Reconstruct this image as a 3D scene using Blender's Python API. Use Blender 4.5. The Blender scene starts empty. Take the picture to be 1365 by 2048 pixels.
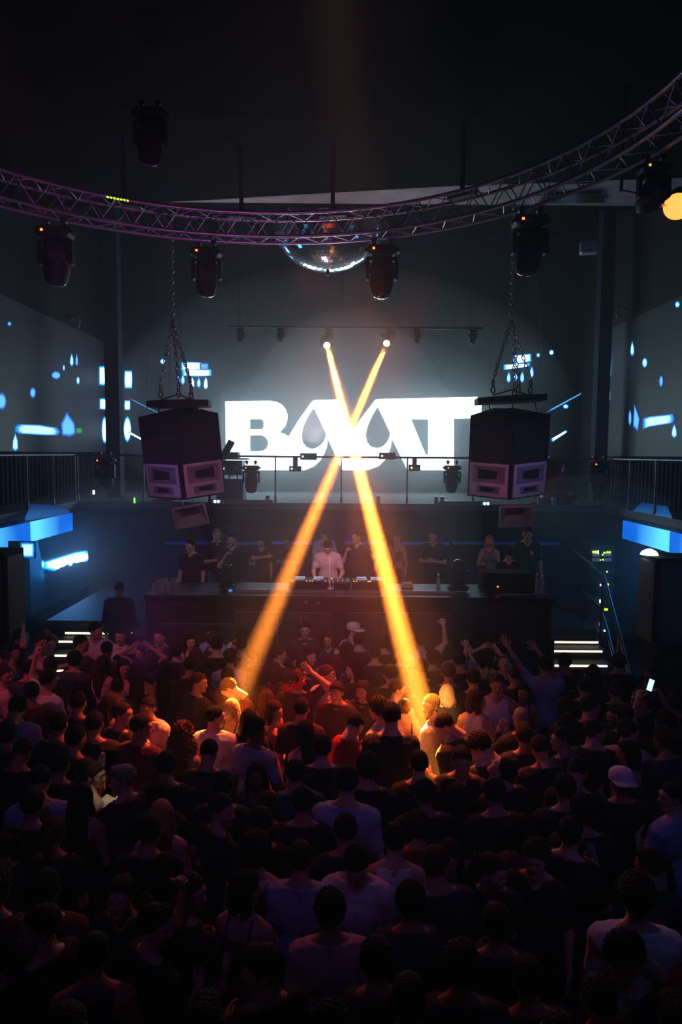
import bpy, bmesh, math, random
import numpy as np
from mathutils import Vector, Matrix, Euler
random.seed(7)
SC = bpy.context.scene
COL = SC.collection
PI = math.pi

# ---------------------------------------------------------------- camera
F_PX = 1400.0; CAM_H = 4.35
PITCH = -math.atan((1024 - 908) / F_PX); ROLL = math.radians(0.45)
cam_d = bpy.data.cameras.new('camera'); cam = bpy.data.objects.new('camera', cam_d); COL.objects.link(cam)
cam_d.sensor_fit = 'HORIZONTAL'; cam_d.sensor_width = 24.0; cam_d.lens = F_PX / 1365 * 24.0
cam_d.clip_start = 0.05; cam_d.clip_end = 100
CR = (Matrix.Rotation(PI / 2 + PITCH, 3, 'X') @ Matrix.Rotation(ROLL, 3, 'Z'))
cam.matrix_world = Matrix.Translation((0, 0, CAM_H)) @ CR.to_4x4()
SC.camera = cam

# ---------------------------------------------------------------- world, exposure, sampling quality
w = bpy.data.worlds.new('world'); SC.world = w; w.use_nodes = True
w.node_tree.nodes['Background'].inputs[0].default_value = (0, 0, 0, 1)
w.node_tree.nodes['Background'].inputs[1].default_value = 0
SC.view_settings.view_transform = 'Standard'; SC.view_settings.look = 'None'
SC.view_settings.gamma = 1; SC.view_settings.use_curve_mapping = False
SC.view_settings.exposure = 0.0
SC.cycles.use_denoising = True
SC.cycles.max_bounces = 3; SC.cycles.diffuse_bounces = 2; SC.cycles.glossy_bounces = 2
SC.cycles.transmission_bounces = 3; SC.cycles.transparent_max_bounces = 6; SC.cycles.volume_bounces = 0
SC.cycles.sample_clamp_direct = 0; SC.cycles.sample_clamp_indirect = 8.0
SC.cycles.caustics_reflective = False; SC.cycles.caustics_refractive = False
SC.cycles.use_adaptive_sampling = True; SC.cycles.adaptive_threshold = 0.03

def ray(px, py):
    return CR @ Vector(((px - 682.5) / F_PX, -(py - 1024) / F_PX, -1.0))
O = Vector((0, 0, CAM_H))
def PY(px, py, Y):
    r = ray(px, py); return O + r * (Y / r.y)
def PZ(px, py, z):
    r = ray(px, py); return O + r * ((z - CAM_H) / r.z)
def PX(px, py, X):
    r = ray(px, py); return O + r * (X / r.x)

# ---------------------------------------------------------------- lights
def aim(o, tgt):
    o.rotation_euler = (Vector(tgt) - o.location).to_track_quat('-Z', 'Y').to_euler()
def spot(name, loc, tgt, power, col, deg, blend=0.5, radius=0.05):
    d = bpy.data.lights.new(name, 'SPOT'); d.energy = power; d.color = col
    d.spot_size = math.radians(deg); d.spot_blend = blend; d.shadow_soft_size = radius
    o = bpy.data.objects.new(name, d); COL.objects.link(o); o.location = loc; aim(o, tgt); return o
BEAM_Y = 17.0
SRC_R = PY(654, 690, BEAM_Y); SRC_L = PY(774, 686, BEAM_Y)
TGT_R = PZ(846, 1432, 1.55); TGT_L = PZ(466, 1412, 1.55)
ORANGE = (1.0, 0.25, 0.024)
HAZE_S = 0.006; HAZE_G = 0.5
def beam(name, src, tgt, power, deg):
    d = (tgt - src).normalized()
    return spot(name, src + d * 0.10, tgt, power, ORANGE, deg, 0.3, 0.06)
beam('beam_light', SRC_R, TGT_R, 4600000, 1.32)
beam('beam_light', SRC_L, TGT_L, 1500000, 1.34)
for s_, t_, p_ in ((SRC_R, TGT_R, 13000), (SRC_L, TGT_L, 6000)):   # the soft spill around each beam
    spot('beam_spill_light', s_ + (t_ - s_).normalized() * .1, t_, p_, ORANGE, 7.5, 1.0, .05)
PINK = (1.0, 0.10, 0.22); PURPLE = (0.42, 0.16, 1.0); BLUE = (0.06, 0.28, 1.0); RED = (1.0, 0.045, 0.02)
spot('pink_wash', (-5.4, 6.5, 5.2), (-3.2, 9.2, 1.3), 210, PINK, 42, 0.9, 0.15)
spot('purple_wash', (-1.5, 0.5, 7.6), (-1.0, 8.5, 1.2), 80, PURPLE, 62, 1.0, 0.2)
spot('purple_wash', (3.2, 1.0, 7.4), (1.8, 8.2, 1.2), 50, PURPLE, 60, 1.0, 0.2)
spot('blue_wash', (2.5, 2.0, 7.4), (2.6, 4.6, 1.4), 40, (0.1, 0.25, 1.0), 60, 1.0, 0.2)
spot('red_fill_spot', (1.2, 10.0, 7.2), (-0.35, 7.7, 1.5), 9500, RED, 15, 0.8, 0.3)  # red spots added without a visible source, for the red glow mid-crowd
spot('red_fill_spot', (0.6, 10.2, 7.2), (-1.9, 7.3, 1.5), 5200, (1.0, 0.10, 0.02), 16, 0.8, 0.3)
spot('red_fill_spot', (0.3, 10.2, 7.2), (0.9, 6.9, 1.4), 7500, (1.0, 0.12, 0.02), 18, 0.9, 0.3)
spot('red_wash', (-0.5, 10.4, 7.2), (0.3, 5.6, 1.4), 230, (1.0, 0.12, 0.08), 60, 1.0, 0.2)
spot('golden_fill_light', (-0.4, 3.0, 8.5), (1.02, 7.9, 1.42), 19000, (1.0, .36, .06), 4.8, .6, .15)  # golden lamps are added and unseen, imitating the glow where the beams land
spot('golden_fill_light', (0.2, 10.4, 7.3), (-1.62, 7.25, 1.4), 8000, (1.0, .34, .05), 7.5, .8, .25)
spot('golden_fill_light', (-2.4, 3.0, 8.5), (-1.22, 8.1, 1.55), 7000, (1.0, .40, .07), 4.2, .7, .15)
spot('stage_front_light', (0.0, 3.0, 8.5), (-0.2, 12.5, 2.4), 3000, (1.0, 0.52, 0.56), 12, 0.9, 0.1)
spot('stage_wash_light', (0.0, 3.0, 8.5), (-0.2, 12.6, 2.2), 620, (1.0, 0.6, 0.75), 44, 0.9, 0.1)
spot('cluster_pink_light', (0.0, 5.5, 3.0), (-2.9, 12.4, 4.2), 460, (1.0, 0.14, 0.22), 16, 0.9, 0.1)
spot('cluster_pink_light', (0.0, 5.5, 3.0), (3.0, 12.4, 4.2), 460, (1.0, 0.14, 0.22), 16, 0.9, 0.1)
spot('cluster_blue_light', (-6.2, 7.0, 4.0), (-3.0, 12.2, 4.2), 450, (0.25, 0.17, 1.0), 18, 0.9, 0.1)
spot('cluster_blue_light', (6.2, 7.0, 4.0), (3.2, 12.2, 4.2), 450, (0.12, 0.2, 1.0), 18, 0.9, 0.1)
spot('truss_purple_light', (-1.0, 3.5, 3.2), (-2.5, 9.5, 7.8), 620, (0.70, 0.10, 0.75), 70, 1.0, 0.1)
spot('truss_blue_light', (2.0, 4.0, 3.2), (2.6, 8.6, 7.8), 130, (0.25, 0.2, 1.0), 70, 1.0, 0.1)

spot('ceiling_fill_light', (-.6, 15.4, 4.6), (-.6, 12.2, 8.75), 330, (1.0, .78, .85), 95, 1.0, .2)  # added unseen lamp that brightens the grey ceiling strip

# ---------------------------------------------------------------- materials
MATS = {}
def pm(name, col, rough=0.6, metal=0.0, emit=0.0, ecol=None, var=0.12, scale=20.0, bump=0.0, light=True, spec=0.5, trans=0.0):
    if name in MATS: return MATS[name]
    m = bpy.data.materials.new(name); m.use_nodes = True; nt = m.node_tree; b = nt.nodes['Principled BSDF']
    b.inputs['Roughness'].default_value = rough; b.inputs['Metallic'].default_value = metal
    b.inputs['Specular IOR Level'].default_value = spec
    if trans: b.inputs['Transmission Weight'].default_value = trans
    tc = nt.nodes.new('ShaderNodeTexCoord'); nz = nt.nodes.new('ShaderNodeTexNoise'); nz.inputs['Scale'].default_value = scale
    nt.links.new(tc.outputs['Object'], nz.inputs['Vector'])
    rp = nt.nodes.new('ShaderNodeValToRGB')
    c = Vector(col)
    rp.color_ramp.elements[0].position = 0.3; rp.color_ramp.elements[1].position = 0.7
    rp.color_ramp.elements[0].color = (*(c * (1 - var)), 1); rp.color_ramp.elements[1].color = (*[min(1, x * (1 + var)) for x in c], 1)
    nt.links.new(nz.outputs['Fac'], rp.inputs['Fac']); nt.links.new(rp.outputs['Color'], b.inputs['Base Color'])
    if bump:
        bp = nt.nodes.new('ShaderNodeBump'); bp.inputs['Strength'].default_value = bump; bp.inputs['Distance'].default_value = 0.01
        nt.links.new(nz.outputs['Fac'], bp.inputs['Height']); nt.links.new(bp.outputs['Normal'], b.inputs['Normal'])
    if emit:
        b.inputs['Emission Color'].default_value = (*(ecol or col), 1); b.inputs['Emission Strength'].default_value = emit
    if not light or not emit: m.cycles.emission_sampling = 'NONE'
    MATS[name] = m; return m
M_BLACK = pm('matte black paint', (0.012, 0.012, 0.014), 0.75)
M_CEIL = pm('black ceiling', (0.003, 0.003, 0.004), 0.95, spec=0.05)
M_WALL = pm('dark wall', (0.014, 0.015, 0.018), 0.8, bump=0.1)
M_FLOOR = pm('dark dance floor', (0.02, 0.02, 0.022), 0.45, scale=4)
M_STAGE = pm('black stage deck', (0.03, 0.03, 0.035), 0.6, scale=9)
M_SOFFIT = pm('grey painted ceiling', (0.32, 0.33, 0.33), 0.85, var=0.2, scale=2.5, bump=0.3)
M_SCREEN = pm('led screen face', (0.10, 0.104, 0.115), 0.55, var=0.04, scale=200)
M_DMETAL = pm('dark metal', (0.03, 0.03, 0.034), 0.5, 0.5)
M_ALU = pm('brushed aluminium', (0.55, 0.55, 0.57), 0.32, 0.9, scale=60)
M_RAIL = pm('grey steel tube', (0.18, 0.18, 0.2), 0.4, 0.8)
M_PLAST = pm('black plastic', (0.010, 0.010, 0.012), 0.6, spec=.25)
M_CAB = pm('black textured cabinet paint', (0.009, 0.010, 0.013), 0.85, scale=150, bump=0.4, spec=.15)
M_HORN = pm('grey horn fibreglass', (0.27, 0.25, 0.27), 0.5)
M_DARKIN = pm('dark horn throat', (0.03, 0.03, 0.034), 0.6)
M_CHAIN = pm('steel chain', (0.3, 0.3, 0.32), 0.35, 0.9)
M_GLASS = pm('clear drinking glass', (0.75, 0.78, 0.85), 0.08, 0.0, trans=0.75, spec=0.8)
M_SCREEN2 = pm('rear led screen face', (0.017, 0.018, 0.021), 0.55, var=0.04, scale=200)
M_WHITE_LED = pm('white led picture', (0.8, 0.8, 0.8), 0.6, emit=7.5, ecol=(0.60, 0.86, 1.0))
M_LENS = pm('lamp lens glass', (0.02, 0.02, 0.03), 0.08, spec=0.9)
M_REDLED = pm('red indicator led', (0.8, 0.1, 0.03), 0.4, emit=8, ecol=(1, 0.09, 0.01), light=False)
M_GREENLED = pm('green indicator led', (0.1, 0.8, 0.1), 0.4, emit=3, ecol=(0.15, 1, 0.1), light=False)
M_YGLED = pm('yellow green led', (0.5, 0.8, 0.1), 0.4, emit=2.2, ecol=(0.55, 1.0, 0.03), light=False)
M_BLUELED = pm('blue led lamp', (0.1, 0.3, 1), 0.4, emit=9, ecol=(0.25, 0.6, 1), light=False)
M_AMBLED = pm('amber led lamp', (1, 0.5, 0.1), 0.4, emit=4, ecol=(1, 0.3, 0.03), light=False)
M_WHLED = pm('small white led', (0.9, 0.9, 0.8), 0.4, emit=1.6, ecol=(1, 0.95, 0.75), light=False)
M_STRIP = pm('warm led strip', (0.9, 0.85, 0.7), 0.4, emit=2.2, ecol=(1.0, 0.86, 0.55))
M_SRC = pm('lit orange lens', (1, 0.6, 0.2), 0.4, emit=30, ecol=(1, 0.50, 0.16), light=False)
M_PAR = pm('lit amber lens', (1, 0.5, 0.1), 0.4, emit=2.2, ecol=(1.0, 0.30, 0.05))

# ---------------------------------------------------------------- tiny modelling kit
class MB:
    def __init__(s): s.v = []; s.f = []; s.sm = []
    def add(s, vs, fs, smooth=False):
        n = len(s.v); s.v += [tuple(v) for v in vs]; s.f += [tuple(i + n for i in f) for f in fs]; s.sm += [smooth] * len(fs); return s
    def box(s, c, d, R=None, bev=0.0):
        c = Vector(c); x, y, z = d[0] / 2, d[1] / 2, d[2] / 2
        if bev:
            b = min(bev, x * .9, y * .9, z * .9); vs = []
            for sx in (-1, 1):
                for sy in (-1, 1):
                    for sz in (-1, 1):
                        vs += [(sx * (x - b), sy * y, sz * z) if 0 else (sx * x, sy * (y - b), sz * (z - b)), (sx * (x - b), sy * y, sz * (z - b)), (sx * (x - b), sy * (y - b), sz * z)]
            bm = bmesh.new(); [bm.verts.new(v) for v in vs]; bmesh.ops.convex_hull(bm, input=bm.verts); bm.verts.index_update()
            vs = [v.co.copy() for v in bm.verts]; fs = [[v.index for v in f.verts] for f in bm.faces]; bm.free()
        else:
            vs = [(i, j, k) for i in (-x, x) for j in (-y, y) for k in (-z, z)]
            fs = [(0, 1, 3, 2), (4, 6, 7, 5), (0, 4, 5, 1), (2, 3, 7, 6), (0, 2, 6, 4), (1, 5, 7, 3)]
        vs = [((R @ Vector(v)) if R else Vector(v)) + c for v in vs]
        return s.add(vs, fs)
    def hull(s, pts):
        bm = bmesh.new(); [bm.verts.new(p) for p in pts]; bmesh.ops.convex_hull(bm, input=bm.verts); bm.verts.index_update()
        vs = [v.co.copy() for v in bm.verts]; fs = [[v.index for v in f.verts] for f in bm.faces]; bm.free(); return s.add(vs, fs)
    def tube(s, pts, r, n=8, cap=True, closed=False):
        pts = [Vector(p) for p in pts]; m = len(pts); rs = r if isinstance(r, (list, tuple)) else [r] * m
        vs = []; fs = []; up = None
        for i, p in enumerate(pts):
            a = pts[i - 1] if (i or closed) else p; b = pts[(i + 1) % m] if (i < m - 1 or closed) else p
            t = (b - a).normalized()
            if up is None: up = Vector((0, 0, 1)) if abs(t.z) < .9 else Vector((1, 0, 0))
            u = t.cross(up).normalized(); v = u.cross(t).normalized(); up = v
            vs += [p + (u * math.cos(2 * PI * k / n) + v * math.sin(2 * PI * k / n)) * rs[i] for k in range(n)]
        for i in range(m if closed else m - 1):
            j = (i + 1) % m
            fs += [(i * n + k, i * n + (k + 1) % n, j * n + (k + 1) % n, j * n + k) for k in range(n)]
        s.add(vs, fs, True)
        if cap and not closed: s.add(vs[:n], [tuple(range(n - 1, -1, -1))]); s.add(vs[-n:], [tuple(range(n))])
        return s
    def lathe(s, prof, c, ax=(0, 0, 1), n=20):
        c = Vector(c); q = Vector(ax).normalized().to_track_quat('Z', 'Y'); vs = []; fs = []
        for r, z in prof: vs += [c + q @ Vector((r * math.cos(2 * PI * k / n), r * math.sin(2 * PI * k / n), z)) for k in range(n)]
        for i in range(len(prof) - 1):
            fs += [(i * n + k, i * n + (k + 1) % n, (i + 1) * n + (k + 1) % n, (i + 1) * n + k) for k in range(n)]
        s.add(vs, fs, True); s.add(vs[:n], [tuple(range(n - 1, -1, -1))]); s.add(vs[-n:], [tuple(range(n))]); return s
    def prism(s, pts, off):
        n = len(pts); pts = [Vector(p) for p in pts]; off = Vector(off)
        vs = pts + [p + off for p in pts]
        return s.add(vs, [tuple(range(n - 1, -1, -1)), tuple(range(n, 2 * n))] + [(i, (i + 1) % n, n + (i + 1) % n, n + i) for i in range(n)])
    def build(s, name, mat, parent=None, origin=None):
        me = bpy.data.meshes.new(name)
        org = Vector(origin) if origin is not None else (parent['_o'] if 0 else (world_loc(parent) if parent else Vector((0, 0, 0))))
        me.from_pydata([tuple(Vector(v) - org) for v in s.v], [], s.f); me.update()
        me.polygons.foreach_set('use_smooth', s.sm); me.materials.append(mat)
        o = bpy.data.objects.new(name, me); COL.objects.link(o)
        if parent: o.parent = parent
        else: o.location = org
        return o
def world_loc(o):
    p = Vector((0, 0, 0))
    while o: p += Vector(o.location); o = o.parent
    return p
def tag(o, label=None, cat=None, group=None, kind=None):
    for k, v in (('label', label), ('category', cat), ('group', group), ('kind', kind)):
        if v: o[k] = v
    return o
def thing(name, loc, label, cat, group=None):
    o = bpy.data.objects.new(name, None); o.empty_display_size = 0.1; COL.objects.link(o); o.location = loc
    return tag(o, label, cat, group)
def struct(mb, name, mat): return tag(mb.build(name, mat), kind='structure')
def bx(x0, x1, y0, y1, z0, z1): return MB().box(((x0 + x1) / 2, (y0 + y1) / 2, (z0 + z1) / 2), (x1 - x0, y1 - y0, z1 - z0))
def copy_tree(o, parent=None):
    c = o.copy(); COL.objects.link(c)
    if parent: c.parent = parent
    for ch in list(o.children): copy_tree(ch, c)
    return c

# ---------------------------------------------------------------- room shell
WX, WY, GZ, CZ = 7.3, 22.0, 3.2, 8.75
struct(bx(-WX - .2, WX + .2, -3, WY + .2, -.2, 0), 'floor', M_FLOOR)
struct(bx(-WX - .2, -WX, -3, WY + .2, 0, 11), 'wall_left', M_WALL)
struct(bx(WX, WX + .2, -3, WY + .2, 0, 11), 'wall_right', M_WALL)
struct(bx(-WX, WX, WY, WY + .2, 0, 11), 'wall_back', M_WALL)
struct(bx(-WX, WX, -3.2, -3, 0, 11), 'wall_front', M_WALL)
# low black ceiling, its grey rear strip, then the higher rear ceiling
e0, e1, e2, e3 = (PZ(-200, 420, CZ), PZ(320, 405, CZ), PZ(892, 373, CZ), PZ(1500, 345, CZ))
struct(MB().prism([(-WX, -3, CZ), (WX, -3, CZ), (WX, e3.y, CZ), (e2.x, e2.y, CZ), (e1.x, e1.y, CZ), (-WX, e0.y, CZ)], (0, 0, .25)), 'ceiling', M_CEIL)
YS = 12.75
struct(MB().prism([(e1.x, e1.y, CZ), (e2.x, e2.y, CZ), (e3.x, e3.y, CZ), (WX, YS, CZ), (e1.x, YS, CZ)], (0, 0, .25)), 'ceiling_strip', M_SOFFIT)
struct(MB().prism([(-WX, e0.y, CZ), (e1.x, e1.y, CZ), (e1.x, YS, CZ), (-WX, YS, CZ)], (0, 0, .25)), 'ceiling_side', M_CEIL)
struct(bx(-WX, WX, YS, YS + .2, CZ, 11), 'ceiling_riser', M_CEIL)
struct(bx(-WX, WX, YS, WY, 11, 11.2), 'ceiling_rear', M_CEIL)
# balconies: back, left, right
BR = 16.0; SX = 6.05
struct(bx(-SX, SX, BR, WY, GZ - .28, GZ), 'balcony_slab_back', M_BLACK)
struct(bx(-WX, -SX, 3.5, WY, GZ - .28, GZ), 'balcony_slab_left', M_BLACK)
struct(bx(SX, WX, 3.5, WY, GZ - .28, GZ), 'balcony_slab_right', M_BLACK)
M_FASC = pm('grey balcony edging', (0.16, 0.15, 0.16), 0.5)
struct(bx(-SX, SX, BR - .04, BR, GZ - .12, GZ + .03), 'trim_1', M_FASC)
struct(bx(-SX, -SX + .04, 3.5, BR, GZ - .12, GZ + .03), 'trim_2', M_FASC)
struct(bx(SX - .04, SX, 3.5, BR, GZ - .12, GZ + .03), 'trim_3', M_FASC)
for a, b in ((212, 240), (1191, 1216)):
    p, q = PY(a, 900, 18), PY(b, 900, 18)
    struct(bx(p.x, q.x, 18, 18.35, GZ, 11), 'pillar', pm('blue black pillar', (0.02, 0.035, 0.06), 0.8, spec=.2))
# under-balcony stage back wall, curtain folds on the balcony walls
SZ = 1.15; SFY = 12.0
cw = MB()
for i in range(60):
    y0 = 8 + i * 0.21
    for sx in (-1, 1): cw.tube([(sx * (WX - .04), y0, GZ), (sx * (WX - .04), y0, 4.33)], .05, 6)
struct(cw, 'wall_curtain', pm('dark grey drape', (0.018, 0.018, 0.022), 0.9))
struct(bx(-SX, SX, 16.6, 16.8, 0, GZ - .28), 'wall_stage_back', pm('stage back panel', (0.035, 0.035, 0.045), 0.6))
struct(bx(-3.7, 3.75, SFY, 16.6, 0, SZ), 'stage_deck', M_STAGE)
struct(bx(-5.6, -3.7, 13.1, 16.6, 0, SZ), 'stage_deck_left', M_STAGE)
struct(bx(3.75, 4.75, 12.75, 16.6, 0, SZ), 'stage_deck_right', M_STAGE)

# ---------------------------------------------------------------- haze
def haze_mat(name, dens):
    hm = bpy.data.materials.new(name); hm.use_nodes = True; nt = hm.node_tree; nt.nodes.clear()
    out = nt.nodes.new('ShaderNodeOutputMaterial'); vs = nt.nodes.new('ShaderNodeVolumeScatter')
    vs.inputs['Color'].default_value = (1, 1, 1, 1); vs.inputs['Density'].default_value = dens; vs.inputs['Anisotropy'].default_value = HAZE_G
    nt.links.new(vs.outputs[0], out.inputs['Volume']); return hm
HAZ = bx(-WX + .01, WX - .01, -2.9, WY - .01, 0.01, 10.95).build('haze', haze_mat('stage haze', HAZE_S))
tag(HAZ, 'thin smoky haze filling the whole hall', 'haze', kind='stuff')
def cloud(c, r, dens, label, tilt=0):
    bm = bmesh.new(); bmesh.ops.create_icosphere(bm, subdivisions=4, radius=1)
    bm.transform(Matrix.Translation(c) @ Matrix.Rotation(tilt, 4, 'X') @ Matrix.Diagonal((*r, 1)))
    me = bpy.data.meshes.new('haze'); bm.to_mesh(me); bm.free(); me.materials.append(haze_mat('haze cloud', dens))
    o = bpy.data.objects.new('haze', me); COL.objects.link(o); tag(o, label, 'haze', kind='stuff'); return o
cloud((0, 21.0, 5.6), (6.6, 6.0, 4.0), 0.022, 'broad soft haze cloud over the rear balcony')
cloud((0, 21.2, 5.0), (5.4, 4.2, 3.1), 0.018, 'soft haze cloud before the white lettering')
cloud((0, 21.2, 4.9), (4.4, 3.0, 2.1), 0.024, 'dense bright haze cloud directly before the white lettering')
cloud((0.1, 12.6, 4.2), (2.2, 6.6, 1.9), 0.03, 'haze cloud hanging along the crossing orange beams', math.radians(29))
cloud((-5.0, 15.0, 2.2), (2.0, 3.2, 1.6), 0.028, 'low bluish haze cloud under the left balcony')
cloud((5.2, 14.6, 2.3), (2.0, 3.0, 1.7), 0.03, 'low bluish haze cloud under the right balcony')

# ---------------------------------------------------------------- LED screens
def led_mat(name, core, edge, strength, base=.10):
    """display picture: bright core fading to nothing at the rim of the UV square"""
    m = bpy.data.materials.new(name); m.use_nodes = True; nt = m.node_tree; b = nt.nodes['Principled BSDF']
    b.inputs['Base Color'].default_value = (base, base * 1.04, base * 1.15, 1); b.inputs['Roughness'].default_value = .55
    at = nt.nodes.new('ShaderNodeAttribute'); at.attribute_name = 'fade'
    rp = nt.nodes.new('ShaderNodeValToRGB'); els = rp.color_ramp.elements
    els[0].position = 0; els[0].color = (0, 0, 0, 1); els[1].position = 1; els[1].color = (*core, 1)
    e = els.new(.45); e.color = (*edge, 1)
    nt.links.new(at.outputs['Fac'], rp.inputs['Fac']); nt.links.new(rp.outputs['Color'], b.inputs['Emission Color'])
    b.inputs['Emission Strength'].default_value = strength; MATS[name] = m; return m
M_PB = led_mat('bright blue white picture', (0.75, 0.93, 1.0), (0.0, 0.22, 0.9), 7.0)
M_PS = led_mat('soft blue picture', (0.10, 0.42, 1.0), (0.0, 0.09, 0.5), 1.5)
M_PM = led_mat('blue picture', (0.28, 0.68, 1.0), (0.0, 0.16, 0.8), 2.6)
M_PG = led_mat('green picture', (0.1, 0.6, 0.1), (0.0, 0.25, 0.02), 0.5)
def patch(screen, poly, proj, mat, nrm, grow=0.35, k=0):
    """poly in picture pixels lying on the screen plane; core polygon plus a faded rim, as one display element"""
    w0 = [proj(*p) for p in poly]; c = sum(w0, Vector()) / len(w0); nrm = Vector(nrm)
    org = world_loc(screen)
    s1 = [c + (p - c) * .72 for p in w0]; s2 = [p + (p - c).normalized() * (0.10 * min(1, grow * 2) * (p - c).length + .03) for p in w0]
    off = nrm * (0.006 + 0.0004 * k)
    vs = [v + off - org for v in [c] + s1 + s2]; n = len(w0)
    fs = [(0, 1 + i, 1 + (i + 1) % n) for i in range(n)] + [(1 + i, 1 + n + i, 1 + n + (i + 1) % n, 1 + (i + 1) % n) for i in range(n)]
    me = bpy.data.meshes.new('lit_shape'); me.from_pydata([tuple(v) for v in vs], [], fs); me.update(); me.materials.append(mat)
    at = me.attributes.new('fade', 'FLOAT', 'POINT'); at.data.foreach_set('value', [1.0] * (n + 1) + [0.0] * n)
    o = bpy.data.objects.new('lit_shape', me); COL.objects.link(o); o.parent = screen; return o
def rect(x0, y0, x1, y1): return [(x0, y0), ((x0 + x1) / 2, y0), (x1, y0), (x1, (y0 + y1) / 2), (x1, y1), ((x0 + x1) / 2, y1), (x0, y1), (x0, (y0 + y1) / 2)]
def oval(x0, y0, x1, y1, n=14): return [((x0 + x1) / 2 + (x1 - x0) / 2 * math.cos(2 * PI * i / n), (y0 + y1) / 2 + (y1 - y0) / 2 * math.sin(2 * PI * i / n)) for i in range(n)]
def drip(x, y0, y1, w=4): return [(x, y0), (x + w * .5, y0 + (y1 - y0) * .45), (x + w * .6, y1 - 4), (x, y1), (x - w * .6, y1 - 4), (x - w * .5, y0 + (y1 - y0) * .45)]

SY = 21.6
def py_(px, py): return PY(px, py, SY - .03)
scr = thing('led_screen', (0, SY, 5.5), 'main led wall on the back wall showing the white BAAT lettering', 'screen')
a, b = PY(442, 700, SY), PY(967, 956, SY)
bx(a.x, b.x, SY, WY, b.z, a.z + .1).build('screen_panel', M_SCREEN2, scr)
def L(pts): return [(400 + x / 2.275, 640 + y / 2.275) for x, y in pts]
outer = L([(116, 370), (320, 368), (350, 373), (375, 386), (392, 408), (399, 432), (398, 458), (388, 485), (364, 511), (385, 518), (404, 530),
           (450, 455), (505, 378), (514, 368), (524, 364), (626, 362), (692, 505), (740, 440), (790, 374), (798, 364), (808, 360), (1264, 350), (1264, 372), (1282, 374), (1282, 446), (1157, 449), (1157, 683),
           (945, 683), (875, 541), (870, 575), (860, 605), (843, 636), (815, 664), (765, 683), (650, 683), (583, 542), (579, 575), (568, 605), (548, 640), (520, 666), (480, 683), (120, 683)])
holes = [L([(229, 451), (278, 451), (288, 457), (291, 468), (291, 484), (287, 494), (278, 498), (229, 498)]),
         L([(229, 524), (282, 524), (300, 533), (310, 549), (311, 566), (305, 583), (292, 593), (275, 597), (229, 597)]),
         L([(519, 400), (572, 512), (573, 530), (563, 555), (545, 573), (525, 584), (508, 587), (485, 578), (469, 558), (463, 530), (467, 500), (477, 470), (497, 432)]),
         L([(810, 395), (866, 512), (864, 532), (853, 555), (836, 573), (820, 581), (803, 583), (778, 576), (761, 556), (755, 528), (759, 500), (768, 472), (788, 430)]),
         L([(962, 452), (1040, 452), (1040, 612), (1028, 612)])]
cu = bpy.data.curves.new('lettering', 'CURVE'); cu.dimensions = '2D'; cu.fill_mode = 'BOTH'; cu.extrude = 0
for poly in [outer] + holes:
    sp = cu.splines.new('POLY'); sp.points.add(len(poly) - 1); sp.use_cyclic_u = True
    for i, p in enumerate(poly):
        q = PY(p[0], p[1], SY - .012); sp.points[i].co = (q.x, q.z - 5.5, 0, 1)
tmp = bpy.data.objects.new('tmp', cu); COL.objects.link(tmp)
dg = bpy.context.evaluated_depsgraph_get(); me = bpy.data.meshes.new_from_object(tmp.evaluated_get(dg)); bpy.data.objects.remove(tmp)
me.transform(Matrix.Translation((0, -.012, 0)) @ Matrix.Rotation(PI / 2, 4, 'X')); me.name = 'lettering'
me.materials.clear(); me.materials.append(M_WHITE_LED)
lt = bpy.data.objects.new('lettering', me); COL.objects.link(lt); lt.parent = scr; tag(lt, 'bright white BAAT lettering')

def back_screen(px0, px1, py0, label, shapes):
    a, b = PY(px0, py0, SY), PY(px1, 912, SY)
    s = thing('led_screen', ((a.x + b.x) / 2, SY, 5), label, 'screen')
    bx(a.x, b.x, SY, WY, b.z, a.z).build('screen_panel', M_SCREEN2, s)
    for i, (poly, m) in enumerate(shapes): patch(s, poly, lambda x, y: PY(x, y, SY), m, (0, -1, 0), k=i)
def side_screen(X, px_far, pys, label, shapes):
    far = PX(px_far, pys, X); s = thing('led_screen', (X, far.y, 5), label, 'screen'); sg = 1 if X < 0 else -1
    t = .06 * -sg
    MB().prism([(X, 8, CAM_H), (X, far.y, CAM_H), (X, far.y, far.z), (X, 8, PX(0 if X < 0 else 1365, 605, X).z + .15)], (t, 0, 0)).build('screen_panel', M_SCREEN, s)
    for i, (poly, m) in enumerate(shapes): patch(s, poly, lambda x, y: PX(x, y, X), m, (sg, 0, 0), k=i)
XL = WX - .1
side_screen(-XL, 214, 686, 'tall led screen along the left wall above the railing', [
    ([(33, 853), (40, 849), (80, 851), (112, 856), (118, 864), (112, 870), (80, 869), (40, 867), (32, 862)], M_PM),
    ([(133, 826), (148, 846), (151, 866), (140, 872), (124, 870), (122, 848)], M_PS), (drip(30, 868, 900, 8), M_PM), (oval(-6, 788, 11, 817), M_PS),
    (oval(103, 744, 120, 757), M_PS), (drip(143, 708, 731, 5), M_PM), (drip(153, 708, 731, 4), M_PS), (oval(60, 777, 70, 794), M_PS), (oval(153, 755, 158, 767), M_PM),
    (oval(15, 645, 21, 650), M_PS), (rect(152, 857, 163, 866), M_PG), (rect(126, 732, 128, 739), M_PM),
    (rect(199, 735, 213.5, 768), M_PB), (rect(200, 799, 213.5, 817), M_PB), (oval(204, 836, 213.5, 884), M_PB)])
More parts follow.
